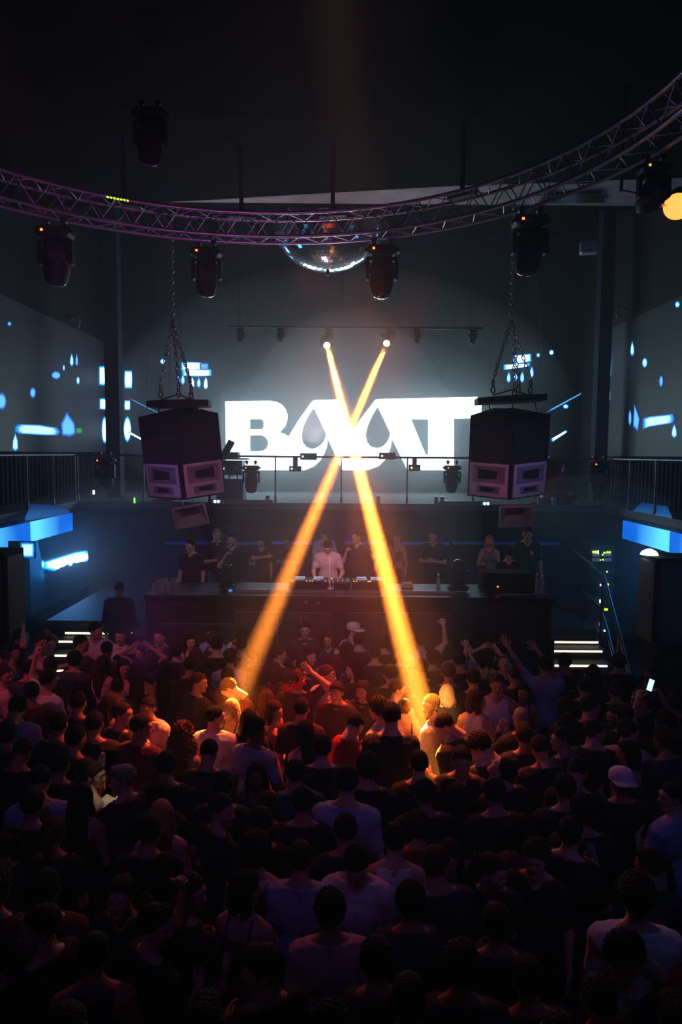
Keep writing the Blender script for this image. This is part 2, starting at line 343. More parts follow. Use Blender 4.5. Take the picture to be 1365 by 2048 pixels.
side_screen(XL, 1217, 660, 'tall led screen along the right wall above the railing', [
    ([(1270, 808), (1280, 838), (1277, 861), (1268, 852)], M_PS), ([(1289, 838), (1300, 834), (1345, 829), (1348, 838), (1344, 846), (1300, 853), (1289, 857)], M_PM),
    (drip(1350, 850, 874, 7), M_PM), (oval(1259, 822, 1264, 850), M_PS), (drip(1266, 684, 710, 5), M_PM), (oval(1287, 718, 1295, 733), M_PM), (oval(1321, 753, 1327, 772), M_PS),
    (oval(1353, 605, 1360, 613), M_PM), (rect(1218, 713, 1222, 752), M_PB), (rect(1218, 783, 1220, 800), M_PB)])
back_screen(252, 441, 696, 'left rear led screen between the pillar and the white lettering', [
    (rect(251, 744, 263, 774), M_PB), (rect(251, 803, 259, 818), M_PB), (oval(249, 836, 261, 881), M_PB),
    (rect(365, 726, 401, 741), M_PB), (rect(368, 740, 420, 751), M_PB), (rect(402, 728, 416, 738), M_PS), (drip(358, 750, 765), M_PS), (drip(366, 750, 768, 5), M_PM), (drip(385, 756, 775, 5), M_PB), (drip(398, 756, 774, 5), M_PM), (drip(412, 756, 777, 5), M_PB),
    (oval(323, 720, 329, 726), M_PB), ([(260, 864), (286, 878), (285, 881), (259, 867)], M_PB), ([(263, 798), (330, 832), (330, 833), (262, 799)], M_PS), (rect(405, 826, 414, 831), M_PM)])
back_screen(966, 1180, 690, 'right rear led screen between the white lettering and the pillar', [
    ([(1029, 712), (1060, 709), (1061, 722), (1029, 728)], M_PB), ([(1011, 730), (1058, 727), (1056, 733), (1011, 739)], M_PB), (drip(1018, 745, 764, 5), M_PM), (drip(1032, 747, 760), M_PM), (drip(1045, 744, 764, 5), M_PM), (drip(1064, 734, 754, 5), M_PM),
    (oval(1101, 702, 1106, 708), M_PB), (oval(1075, 708, 1079, 713), M_PM), (rect(1168, 724, 1181, 756), M_PB), (rect(1171, 787, 1181, 804), M_PB), (oval(1170, 822, 1183, 872), M_PB),
    ([(1105, 877), (1131, 862), (1133, 865), (1107, 882)], M_PB), ([(1097, 821), (1178, 778), (1178, 780), (1098, 824)], M_PS), (oval(1128, 810, 1136, 816), M_PM)])
def emis(name, col, st, light=True): return pm(name, col, .5, emit=st, ecol=col, light=light)
# blue fascia displays under the side railings
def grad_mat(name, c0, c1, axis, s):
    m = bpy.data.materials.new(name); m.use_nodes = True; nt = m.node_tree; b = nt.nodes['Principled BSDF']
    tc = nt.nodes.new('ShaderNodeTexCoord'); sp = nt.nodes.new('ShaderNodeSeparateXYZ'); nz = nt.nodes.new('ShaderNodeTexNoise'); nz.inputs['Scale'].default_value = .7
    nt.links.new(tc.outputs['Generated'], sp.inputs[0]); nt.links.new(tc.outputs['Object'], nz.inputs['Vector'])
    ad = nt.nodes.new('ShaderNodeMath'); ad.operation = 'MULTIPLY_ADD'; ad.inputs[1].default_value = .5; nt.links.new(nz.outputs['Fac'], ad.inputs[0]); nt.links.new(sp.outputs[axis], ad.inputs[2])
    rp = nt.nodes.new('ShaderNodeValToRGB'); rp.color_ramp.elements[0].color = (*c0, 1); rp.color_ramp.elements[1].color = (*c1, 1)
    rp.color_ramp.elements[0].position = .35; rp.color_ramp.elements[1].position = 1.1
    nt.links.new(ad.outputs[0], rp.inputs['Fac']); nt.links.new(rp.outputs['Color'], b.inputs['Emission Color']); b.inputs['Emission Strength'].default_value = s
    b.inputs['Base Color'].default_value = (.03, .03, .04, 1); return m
M_FB2 = grad_mat('blue floor reflection glow', (0.03, 0.22, .7), (0.0, 0.05, 0.3), 1, .45)  # glow of the blue reflection on the balcony floors
M_FB = grad_mat('glowing blue display', (0.10, 0.62, 1.0), (0.0, 0.10, 0.55), 1, 1.5)
for sg, word, pe, yy in ((-1, 'left', 142, (1064, 1042)), (1, 'right', 1251, (1052, 1030))):
    X = sg * (SX - .06); f = PX(pe, yy[1], X)
    o = thing('led_fascia', (X, f.y, 2.8), f'glowing blue led fascia under the {word} balcony railing', 'led display')
    ys = [f.y, f.y - 2.1, 11.2, 9.0]
    for y1, y0 in ((ys[0], ys[1] + .02), (ys[1] - .02, ys[2] + .02), (ys[2] - .02, ys[3])):
        bx(min(X, X - sg * .04), max(X, X - sg * .04), y0, y1, 2.62, 3.0).build('display_panel', M_FB, o)
# lower wall displays under the balconies
lo = thing('led_screen', (-XL + .05, 18, 2), 'small ragged blue white led display under the left balcony', 'screen')
poly = [(86, 1125), (96, 1122), (150, 1106), (170, 1102), (184, 1110), (188, 1116), (178, 1118), (171, 1123), (163, 1120), (156, 1126), (148, 1124), (141, 1131), (133, 1127), (126, 1134), (118, 1130), (110, 1141), (98, 1138), (88, 1136)]
pr = lambda x, y: PX(x, y, -SX - .55)
patch(lo, poly, pr, M_PB, (1, 0, 0)); patch(lo, oval(187, 1099, 191, 1108), pr, M_PM, (1, 0, 0)); patch(lo, oval(83, 1122, 88, 1135), pr, M_PM, (1, 0, 0)); 
a, b = pr(60, 1085), pr(200, 1085)
MB().box((-SX - .6, (a.y + b.y) / 2, 1.9), (.06, b.y - a.y, 2.1)).build('screen_panel', M_SCREEN, lo)
lo2 = thing('wall_display', (-5.6, 11.6, 2.4), 'small pale blue led panel below the left balcony fascia', 'led display')
patch(lo2, rect(44, 1088, 66, 1112), lambda x, y: PY(x, y, 12.4), M_PM, (0, -1, 0)); patch(lo2, rect(-8, 1100, 5, 1110), lambda x, y: PY(x, y, 12.4), M_PM, (0, -1, 0))
a, b = PY(-14, 1082, 12.42), PY(70, 1116, 12.42); bx(a.x, b.x, 12.42, 12.46, b.z, a.z).build('back_plate', M_PLAST, lo2)
sp_ = bpy.data.lights.new('blue_display_glow', 'AREA'); sp_.energy = 24; sp_.color = (0.03, 0.32, 1.0); sp_.size = 1.2
for loc, tg, e in (((-6.3, 15.5, 2.1), (-4.6, 13.0, 1.2), 1), ((6.3, 13.6, 2.2), (4.7, 13.6, 1.2), .6)):
    d = sp_.copy(); d.energy *= e; o = bpy.data.objects.new('blue_display_glow', d); COL.objects.link(o); o.location = loc; aim(o, tg)
# ================================================================ railings
RH = 1.08
def railing(name, p0, p1, n, label, extra=()):
    r = thing(name, p0, label, 'railing', 'balcony railings')
    p0, p1 = Vector(p0), Vector(p1); up = Vector((0, 0, RH))
    MB().tube([p0 + up, p1 + up], .024).build('top_rail', M_RAIL, r)
    for i in range(n + 1):
        p = p0.lerp(p1, i / n)
        MB().tube([p, p + up], .02, 6).box(p + Vector((0, 0, .09)), (.05, .05, .18)).build('post', M_RAIL, r)
    return r
railing('balcony_railing', (-SX, BR + .06, GZ), (SX, BR + .06, GZ), 8, 'long grey railing across the rear balcony below the white lettering')
railing('balcony_railing', (-SX, 9.8, GZ), (-SX, BR - .1, GZ), 5, 'grey railing along the left balcony edge')
railing('balcony_railing', (SX, 9.8, GZ), (SX, BR - .1, GZ), 5, 'grey railing along the right balcony edge')
# blue floor reflections along the side balconies, drawn as glowing panels
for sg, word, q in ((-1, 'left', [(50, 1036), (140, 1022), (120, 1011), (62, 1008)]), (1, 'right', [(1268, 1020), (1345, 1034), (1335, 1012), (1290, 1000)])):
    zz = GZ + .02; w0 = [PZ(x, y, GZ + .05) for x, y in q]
    o = thing('reflection_panel', w0[0], f'blue floor reflection drawn as a glowing panel behind the {word} balcony railing', 'led display')
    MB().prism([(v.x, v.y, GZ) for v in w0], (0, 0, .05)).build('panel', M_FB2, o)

# ================================================================ ring truss
RC = Vector((-1.05, 6.35, 0)); RR = 4.30; ZT, ZB = 7.83, 7.50
tr = thing('ring_truss', (RC.x, RC.y, ZB), 'large circular aluminium box truss hanging over the dance floor', 'truss')
def ringp(a, r, z): return (RC.x + r * math.cos(a), RC.y + r * math.sin(a), z)
RI, RO = RR - .16, RR + .17
M_TRUSS = pm('dull aluminium tube', (0.36, 0.35, 0.38), .38, .85, scale=30)
for r, z in ((RI, ZT), (RO, ZT), (RI, ZB), (RO, ZB)):
    MB().tube([ringp(2 * PI * i / 96, r, z) for i in range(96)], .026, 8, closed=True).build('chord', M_TRUSS, tr)
NSEG = 60; rest = MB(); nb = 0
for i in range(NSEG):
    a0 = 2 * PI * i / NSEG; a1 = 2 * PI * (i + 1) / NSEG; am = (a0 + a1) / 2
    vis = math.radians(10) < a0 < math.radians(160)
    segs = [[ringp(a0, RI, ZT), ringp(am, RI, ZB), ringp(a1, RI, ZT)], [ringp(a0, RO, ZB), ringp(am, RO, ZT), ringp(a1, RO, ZB)],
            [ringp(a0, RI, ZB), ringp(am, RO, ZB), ringp(a1, RI, ZB)], [ringp(a0, RO, ZT), ringp(am, RI, ZT), ringp(a1, RO, ZT)]]
    for s in segs:
        if vis and nb < 100: MB().tube(s, .011, 5).build('brace', M_TRUSS, tr); nb += 1
        else: rest.tube(s, .011, 5)
tag(rest.build('bracing', M_TRUSS, tr), kind='stuff')
for k, deg in enumerate((52, 78, 96, 118, 150)):
    a = math.radians(deg)
    MB().tube([ringp(a, RR, ZT), ringp(a, RR, CZ)], .035, 6).box(ringp(a, RR, ZT + .02), (.12, .4, .1), Matrix.Rotation(a, 3, 'Z')).build('hanger', M_BLACK, tr)
cb = MB()
random.seed(3)
for k in range(9):
    a = math.radians(60 + k * 9.5); pts = []
    for j in range(9):
        t = j / 8; pts.append(ringp(a + t * .14, RR + .1 * math.sin(j * 2.1 + k), ZB + .16 + .13 * math.sin(t * PI * 2 + k)))
    cb.tube(pts, .009, 5)
tag(cb.build('power_cable', M_PLAST, tr), label='black cables looped through the truss')
for k in range(7):
    a = math.radians(118 + k * .62)
    MB().box(ringp(a, RI - .03, ZT - .02), (.022, .022, .016)).build('indicator_led', M_YGLED, tr)

# ================================================================ moving heads
M_PLAST_SHADE = pm('shaded black plastic', (.003, .003, .004), .95, spec=.05)  # darker copy of the black plastic, shade put into the colour
def moving_head(top, s, yaw, pitch, label, name='moving_head_light', lens=M_LENS, dark=False, led=True, clamp=True, down=True, group=None):
    """hanging fixture: base box, yoke, head; top = point where the base meets its hanger"""
    top = Vector(top); t = thing(name, top, label, 'stage light', group); t.scale = (s, s, s)
    d = -1 if down else 1
    def B(mb, nm, m, p=t):
        me_o = mb.build(nm, m, None, origin=(0, 0, 0)); me_o.parent = p; return me_o
    M_PLAST = M_PLAST_SHADE if dark else globals()['M_PLAST']
    b = MB().box((0, 0, d * .10), (.46, .30, .13), bev=.04).box((0, 0, d * .17), (.3, .3, .05), bev=.02)
    B(b, 'base', M_PLAST)
    for sx in (-1, 1): B(MB().box((sx * .245, 0, d * .10), (.03, .12, .05)), 'handle', M_PLAST)
    if clamp: 
        for sx in (-.12, .12): B(MB().tube([(sx, 0, d * .02), (sx, 0, -d * .06)], .03, 8).tube([(sx, -.035, -d * .06), (sx, .035, -d * .06)], .045, 10), 'clamp', M_DMETAL)
    yk = B(MB().box((0, 0, d * .22), (.44, .13, .06), bev=.02).box((-.215, 0, d * .36), (.05, .15, .34), bev=.02).box((.215, 0, d * .36), (.05, .15, .34), bev=.02), 'yoke', M_PLAST)
    R = Matrix.Rotation(yaw, 4, 'Z') @ Matrix.Rotation(pitch, 4, 'X')
    hd = B(MB().lathe([(.05, -.26), (.13, -.25), (.165, -.18), (.17, 0), (.175, .14), (.15, .25), (.13, .30)], (0, 0, 0), (0, 0, d), 18)
           .box((0, 0, -d * .06), (.33, .33, .2), bev=.05), 'head', M_PLAST)
    hd.matrix_local = Matrix.Translation((0, 0, d * .46)) @ R
    ln = MB().lathe([(.122, .295), (.12, .318), (.08, .335), (.0, .34)], (0, 0, 0), (0, 0, d), 18).build('lens', lens, None, origin=(0, 0, 0)); ln.parent = hd
    if led: B(MB().box((-.13, -.152, d * .10), (.03, .012, .03)), 'indicator_led', M_REDLED)
    return t
def onring(px):
    best = min((abs(682.5 + F_PX * v.x / -v.z - px), a) for a in [math.radians(10 + .25 * k) for k in range(640)] for v in [CR.transposed() @ (Vector(ringp(a, RR, ZB)) - O)])
    return Vector(ringp(best[1], RO, ZB - .09))
moving_head(onring(118), 1.0, .4, .25, 'big black moving head hanging from the truss at far left', group='moving heads on the ring truss')
moving_head(onring(415), .92, .2, .1, 'black moving head hanging from the truss above the left speaker cluster', group='moving heads on the ring truss')
moving_head(onring(757), .98, -.3, -.15, 'black moving head hanging from the truss beside the mirror ball', group='moving heads on the ring truss')
moving_head(onring(1045), .95, .5, .2, 'big black moving head hanging from the truss above the right speaker cluster', group='moving heads on the ring truss')
moving_head(onring(1284), .7, .1, 1.2, 'dark moving head under the truss at upper right with red indicator', group='moving heads on the ring truss')
# dark fixtures near the low ceiling
t = moving_head(PY(300, 215, 6.4), .6, .4, .5, 'dark unlit fixture hanging under the black ceiling at upper left', led=False, dark=True)
p = t.location; tp = MB().tube([(p.x, p.y, p.z - .02), (p.x, p.y, CZ)], .02, 6).build('hanging_rod', M_PLAST_SHADE, None, origin=p); tp.parent = t; tp.scale = (1 / .6,) * 3
# bar with beam lights at the back
bar = thing('lighting_bar', PY(480, 668, BEAM_Y), 'dark pipe above the lettering carrying the beam lights', 'lighting bar')
a, b = PY(455, 676, BEAM_Y), PY(965, 672, BEAM_Y); zb = 7.36
MB().tube([(a.x, BEAM_Y, zb), (b.x, BEAM_Y, zb)], .03).build('pipe', M_DMETAL, bar)
for x in (a.x + .3, 0, b.x - .3): MB().tube([(x, BEAM_Y, zb), (x, BEAM_Y, 11)], .008, 5).build('cable', M_DMETAL, bar)
for i, (px, py, side) in enumerate(((654, 690, 'left'), (774, 686, 'right'))):
    S = (SRC_R, SRC_L)[i]; T = (TGT_R, TGT_L)[i]; d = (T - S).normalized()
    t = thing('beam_light', S - d * .25, f'small beam fixture at {side} end of crossing orange beams, lens glowing', 'stage light')
    MB().lathe([(.05, -.34), (.09, -.3), (.1, -.1), (.1, .0), (.085, .02)], S, d, 16).build('head', M_PLAST, t)
    MB().lathe([(.078, .02), (.072, .035), (.0, .045)], S, d, 16).build('lens', M_SRC, t)
    u = Vector((1, 0, 0))
    MB().box(S - d * .15 + u * .13, (.025, .1, .2)).box(S - d * .15 - u * .13, (.025, .1, .2)).box((S.x, S.y - d.y * .15, S.z + .2), (.3, .1, .1)).tube([(S.x, S.y, S.z + .2), (S.x, S.y, zb)], .02, 6).build('yoke', M_PLAST, t)
for px, ledm, dy in ((482, M_WHLED, 22), (562, M_GREENLED, -8), (659, M_GREENLED, -17), (783, M_GREENLED, -18), (834, M_REDLED, -12), (946, M_GREENLED, -22)):
    p = PY(px, 700, BEAM_Y); t = moving_head((p.x, BEAM_Y, zb - .03), .42, .3, .3, 'unlit beam fixture on the dark pipe above the lettering', name='beam_light', led=False, group='unlit fixtures on the rear pipe')
    q = PY(px, 674 + dy * .5, BEAM_Y - .2); MB().box(((p.x), -.19 + BEAM_Y, zb - .07), (.022, .02, .022)).build('indicator_led', ledm, None, origin=(p.x, BEAM_Y, zb - .03)).parent = t
# moving heads hung on the back railing
for px, label in ((503, 'moving head clamped to the rear railing left of the lettering base'), (905, 'moving head clamped to the rear railing beside the right speaker cluster')):
    p = PY(px, 930, BR - .12); t = moving_head((p.x, BR - .14, p.z + .02), .82, .2, .25, label, group='moving heads on the balcony railings')
for px, X, Y, label in ((210, 0, 15.6, 'dark moving head hanging before the left pillar on the railing'), (1200, 0, 15.6, 'dark moving head hanging before the right pillar on the railing')):
    p = PY(px, 905, BR - .12); moving_head((p.x, BR - .14, GZ + RH - .02), .95, -.3, .3, label, group='moving heads on the balcony railings')
# small boxes on the railing
for (x0, y0, x1, y1), label in (((601, 906, 634, 920), 'small grey control box on the rear railing, left of centre'), ((759, 905, 791, 919), 'small grey control box on the rear railing, right of centre'),
                               ((579, 932, 603, 943), 'small box hung under the rear railing at left'), ((818, 929, 841, 942), 'small box hung under the rear railing at right with amber light')):
    a, b = PY(x0, y0, BR), PY(x1, y1, BR); o = thing('control_box', ((a.x + b.x) / 2, BR, b.z), label, 'control box', 'boxes on the rear railing')
    bx(a.x, b.x, BR - .06, BR + .09, b.z, a.z).build('case', pm('grey plastic case', (.12, .115, .12), .5), o)
    if y0 > 920: bx(a.x + .08, b.x - .08, BR - .01, BR + .02, a.z, GZ + RH).build('hook', M_DMETAL, o)
    bx(a.x + .04, a.x + .08, BR - .07, BR - .06, (a.z + b.z) / 2 - .02, (a.z + b.z) / 2 + .02).build('indicator_led', M_AMBLED if x0 > 800 else M_WHLED, o)

# ================================================================ lit amber par, grey box lamp, ceiling hatch, mirror ball
p = PY(1356, 412, 8.6); d = (Vector((0.4, 2.5, 2.5)) - p).normalized()
t = thing('par_lamp', p, 'lit amber par lamp at the right edge below the truss', 'stage light')
MB().lathe([(.06, -.34), (.14, -.28), (.17, -.05), (.175, 0), (.165, .02)], p, d, 24).build('housing', M_PLAST, t)
MB().lathe([(.16, .012), (.15, .03), (.08, .045), (0, .05)], p, d, 24).build('lens', M_PAR, t)
MB().tube([p + Vector((-.2, 0, 0)), p + Vector((-.48, .1, .18)), p + Vector((-.62, .15, .22))], .018, 6).tube([p - d * .15, p + Vector((-.2, 0, 0))], .02, 6).build('bracket', M_ALU, t)
MB().tube([p + Vector((-.62, .15, .22)), (p.x - .62, p.y + .15, CZ)], .02, 6).build('hanger', M_BLACK, t)
p = PY(1179, 495, 14); t = thing('box_lamp', p, 'small pale grey box lamp high in front of the right wall', 'stage light')
MB().box(p, (.34, .25, .24), Matrix.Rotation(-.2, 3, 'Z'), bev=.03).build('housing', pm('pale grey casing', (.4, .4, .45), .5), t)
MB().tube([p, (p.x, p.y, 11)], .012, 5).build('hanger', M_DMETAL, t)
q = [PZ(x, y, CZ - .02) for x, y in ((1095, 386), (1200, 383), (1212, 402), (1078, 404))]
o = MB().prism(q, (0, 0, -.03)).build('ceiling_hatch', pm('dark hatch glass', (.03, .012, .014), .2)); tag(o, 'dark framed hatch in the grey ceiling strip at right', 'hatch')
# mirror ball
BC = PY(657, 414, 14.15); BRAD = 1.24
mb = bpy.data.meshes.new('ball'); bm = bmesh.new(); rows = 46
for i in range(rows):
    t0, t1 = PI * i / rows, PI * (i + 1) / rows; tm = (t0 + t1) / 2; n = max(4, int(2 * rows * math.sin(tm)))
    for j in range(n):
        p0, p1 = 2 * PI * j / n, 2 * PI * (j + .94) / n
        tt = t1 - (t1 - t0) * .06
        rj = BRAD * (1 + random.uniform(-.0008, .0008))
        vs_ = [bm.verts.new((rj * math.sin(a) * math.cos(b), rj * math.sin(a) * math.sin(b), rj * math.cos(a))) for a, b in ((t0, p0), (t0, p1), (tt, p1), (tt, p0))]
        try: bm.faces.new(vs_[::-1])
        except Exception: pass
bmesh.ops.recalc_face_normals(bm, faces=bm.faces); bm.to_mesh(mb); bm.free()
mb.materials.append(pm('mirror tiles', (.8, .82, .86), .07, 1.0, var=.03))
bt = thing('mirror_ball', BC, 'huge mirror ball hanging behind the truss at top centre', 'mirror ball')
o = bpy.data.objects.new('mirror_tiles', mb); COL.objects.link(o); o.parent = bt
MB().lathe([(0.001, -BRAD * .985)] + [(BRAD * .985 * math.sin(PI * i / 24), -BRAD * .985 * math.cos(PI * i / 24)) for i in range(1, 24)] + [(0.001, BRAD * .985)], BC, n=32).build('core', M_DMETAL, bt)
MB().tube([BC + Vector((0, 0, -BRAD + .02)), BC + Vector((0, 0, -BRAD - .07))], .03, 8).build('bottom_eye', M_DMETAL, bt)
MB().tube([BC + Vector((0, 0, BRAD)), (BC.x, BC.y, 11)], .04, 8).build('hanging_rod', M_DMETAL, bt)

# ================================================================ hanging speaker clusters
def chain_mb(a, b, r=.011, link=.075):
    a, b = Vector(a), Vector(b); n = max(2, int((b - a).length / link)); d = (b - a) / n; m = MB()
    t = d.normalized(); u = t.cross(Vector((0, 1, 0.1))).normalized(); v = t.cross(u)
    for i in range(n):
        c = a + d * (i + .5); s = u if i % 2 else v; h = d.length * .62
        pts = [c + s * (.028 * math.cos(q)) + t * (h * math.sin(q)) for q in [2 * PI * k / 8 for k in range(8)]]
        m.tube(pts, r, 5, closed=True)
    return m
def cluster(side, cpx, top_y, tilt, Y):
    word = 'left' if side < 0 else 'right'
    C = PY(cpx, 919, Y)                       # front vertical edge, mid height
    t = thing('speaker_cluster', C, f'{word} hanging speaker cluster, two black cabinets with horn openings', 'speaker', 'hanging speaker clusters')
    base = Matrix.Translation(C) @ Matrix.Rotation(math.radians(tilt), 4, 'Y') @ Matrix.Rotation(math.radians(11), 4, 'X')
    Hh = .74
    for sx in (-1, 1):
        R = base @ Matrix.Rotation(math.radians(-sx * -24), 4, 'Z')
        # local: x outward from the shared front edge, y backwards, z up
        W, D = .78 + (.03 if sx == side else 0), .78
        def P3(x, y, z): return R @ Vector((sx * x, y, z))
        fr = [P3(.012, 0, -Hh), P3(W, .02, -Hh), P3(W, .02, Hh), P3(.012, 0, Hh)]
        bk = [P3(.03, D, -Hh + .1), P3(W - .25, D, -Hh + .1), P3(W - .25, D, Hh + .05), P3(.03, D, Hh + .05)]
        cab = MB().add(fr + bk, [(0, 1, 2, 3), (7, 6, 5, 4), (0, 4, 5, 1), (1, 5, 6, 2), (2, 6, 7, 3), (3, 7, 4, 0)])
        cb_ = cab.build('cabinet', M_CAB, t)
        g = MB()
        for k in range(1, 3): z = Hh - k * .36; g.add([P3(.03, -.004, z), P3(W - .03, .014, z), P3(W - .03, .014, z - .012), P3(.03, -.004, z - .012)], [(0, 1, 2, 3)])
        g.build('grille_seam', M_BLACK, cb_)
        # horn section in the lower part: frame with two flared openings
        z0, z1, zm = -Hh + .03, -Hh + .64, -Hh + .25; x0, x1 = .05, W - .03
        yf = -.02
        def ringf(m, xa, xb, za, zb, xi, xj, zi, zj):
            o_ = [P3(xa, yf, za), P3(xb, yf + .02, za), P3(xb, yf + .02, zb), P3(xa, yf, zb)]; i_ = [P3(xi, yf, zi), P3(xj, yf + .02, zi), P3(xj, yf + .02, zj), P3(xi, yf, zj)]
            i2 = [P3(xi + .05, yf + .0, zi + .04), ] and None
            m.add(o_ + i_, [(k, (k + 1) % 4, 4 + (k + 1) % 4, 4 + k) for k in range(4)])
            b_ = [P3(xa, .03, za), P3(xb, .05, za), P3(xb, .05, zb), P3(xa, .03, zb)]
            m.add(o_ + b_, [(k, (k + 1) % 4, 4 + (k + 1) % 4, 4 + k) for k in range(4)])
        f_ = MB(); ringf(f_, x0, x1, zm, z1, x0 + .055, x1 - .05, zm + .03, z1 - .05); ringf(f_, x0, x1, z0, zm, x0 + (.14 if 1 else 0), x1 - .14, z0 + .06, zm - .03)
        hs = f_.build('horn_frame', M_HORN, t)
        hn = MB()
        for xa, xb, za, zb in ((x0 + .055, x1 - .05, zm + .03, z1 - .05), (x0 + .14, x1 - .14, z0 + .06, zm - .03)):
            o_ = [P3(xa, yf, za), P3(xb, yf + .02, za), P3(xb, yf + .02, zb), P3(xa, yf, zb)]
            hh = (zb - za); ww = xb - xa
            i_ = [P3(xa + ww * .3, .012, za + hh * .35), P3(xb - ww * .3, .028, za + hh * .35), P3(xb - ww * .3, .028, zb - hh * .35), P3(xa + ww * .3, .012, zb - hh * .35)]
            hn.add(o_ + i_, [(k, (k + 1) % 4, 4 + (k + 1) % 4, 4 + k) for k in range(4)]); hn.add(i_, [(0, 1, 2, 3)])
        hn.build('horn', pm('dark horn flare', (.10, .09, .10), .45), t)
    # rigging frame above
    Z = PY(cpx, top_y, Y).z; L0, L1 = (PY(292, 960, Y).x, PY(416, 960, Y).x) if side < 0 else (PY(955, 960, Y).x, PY(1093, 960, Y).x)
    cx = (L0 + L1) / 2; fr = thing('rigging_frame', (cx, Y + .2, Z), f'black rigging frame on chains above the {word} speaker cluster', 'rigging frame', 'rigging frames')
    tl = (.06 if side > 0 else .03)
    MB().hull([(x, y, Z + dz + (x - cx) * tl) for x, y in ((L0, Y + .1), (L0 + .02, Y + .55), (L1, Y + .1), (L1 - .02, Y + .55), (cx - .2, Y - .12), (cx + .2, Y - .12), (cx, Y + .7)) for dz in (-.055, .055)]).build('frame_plate', M_BLACK, fr)
    apex = PY(346 if side < 0 else 1023, 640, Y + .25)
    lugs = [(L0 + .26, Y + .1), (cx + .06, Y - .05), (L1 - .3, Y + .1), (cx + .15, Y + .6)]
    for x, y in lugs:
        q0 = Vector((x, y, Z + .06)); m = MB().tube([q0 + Vector((.035 * math.cos(u), 0, .09 + .055 * math.sin(u))) for u in [2 * PI * k / 10 for k in range(10)]], .014, 6, closed=True)
        m.tube([q0 + Vector((.022 * math.cos(u), 0, .21 + .06 * math.sin(u))) for u in [2 * PI * k / 10 for k in range(10)]], .014, 6, closed=True).build('shackle', pm('rusty red shackle', (.25, .08, .06), .5, .4), fr)
        chain_mb(q0 + Vector((0, 0, .27)), apex).build('chain', M_CHAIN, fr)
    MB().tube([(L0 + .26, Y + .1, Z + .06), (cx, Y + .2, Z + .17), (L1 - .3, Y + .1, Z + .06)], .014, 6).build('cross_brace', M_DMETAL, fr)
    chain_mb(apex, (apex.x, apex.y, 8.7 + 2.2), .012, .09).build('chain', M_CHAIN, fr)
    for x in (L0 + .2, cx, L1 - .2): MB().tube([(x, Y + .15, Z - .05), (x + .02, Y + .12, Z - .2)], .014, 6).build('link', M_DMETAL, fr)
    # horn tweeter under the cluster
    H = PY(cpx + (22 if side < 0 else 8), 1034, Y + .1)
    hs = thing('horn_speaker', H, f'square flared horn speaker hanging under the {word} speaker cluster', 'speaker', 'hanging horn speakers')
    RR_ = Matrix.Translation(H) @ Matrix.Rotation(math.radians(tilt * 1.4 - 4), 4, 'Y') @ Matrix.Rotation(math.radians(14), 4, 'X') @ Matrix.Rotation(math.radians(side * -8), 4, 'Z')
    q = lambda x, y, z: RR_ @ Vector((x, y, z))
    o_ = [q(-.31, 0, -.19), q(.31, 0, -.19), q(.29, 0, .21), q(-.29, 0, .21)]
    o2 = [q(-.285, 0, -.165), q(.285, 0, -.165), q(.265, 0, .185), q(-.265, 0, .185)]
    i_ = [q(-.17, .2, -.03), q(.17, .2, -.03), q(.17, .2, .1), q(-.17, .2, .1)]
    b_ = [q(-.31, .05, -.19), q(.31, .05, -.19), q(.29, .05, .21), q(-.29, .05, .21)]
    e_ = [q(-.14, .36, -.06), q(.14, .36, -.06), q(.14, .36, .12), q(-.14, .36, .12)]
    Qd = [(k, (k + 1) % 4, 4 + (k + 1) % 4, 4 + k) for k in range(4)]
    MB().add(o_ + o2, Qd).add(o2 + i_, Qd).add(o_ + b_, Qd).build('horn_flare', M_HORN, hs)
    MB().add(i_, [(0, 1, 2, 3)]).build('throat', M_DARKIN, hs)
    MB().add(b_ + e_, Qd).add(e_, [(3, 2, 1, 0)]).build('housing', M_CAB, hs)
    MB().tube([q(-.1, .1, .2), C + Vector((.0, .25, -.62))], .01, 5).tube([q(.12, .1, .2), C + Vector((.08, .25, -.62))], .01, 5).build('strap', M_ALU, hs)
    pts = [q(-.3 * side * -1, .2, .15) + Vector((side * .12 * -1 * math.sin(k * .5), .05, -.03 * k + .004 * k * k)) for k in range(9)]
    tag(MB().tube(pts, .006, 5).build('cable', pm('green cable', (.08, .5, .16), .5), hs), label='thin green cable')
cluster(-1, 359, 806, -3.5, 12.4)
cluster(1, 1025, 797, -1.0, 12.4)
# thin suspension chains in the background
cn = thing('chain_set', PY(330, 480, 15), 'thin vertical chains hanging behind the left end of truss', 'chains')
for x0, x1 in ((318, 298), (327, 304), (340, 330), (347, 337), (360, 363), (344, 341)): 
    MB().tube([(PY(x0, 470, 15).x, 15, 11), PY(x0, 470, 15), PY(x1, 780, 15)], .006, 4).build('chain', M_CHAIN, cn)
cn = thing('chain_set', PY(1060, 480, 15), 'thin vertical chains hanging behind the right part of truss', 'chains')
for x0, x1 in ((1052, 1068), (1058, 1075), (1066, 1088)): MB().tube([(PY(x0, 470, 15).x, 15, 11), PY(x0, 470, 15), PY(x1, 740, 15)], .006, 4).build('chain', M_CHAIN, cn)

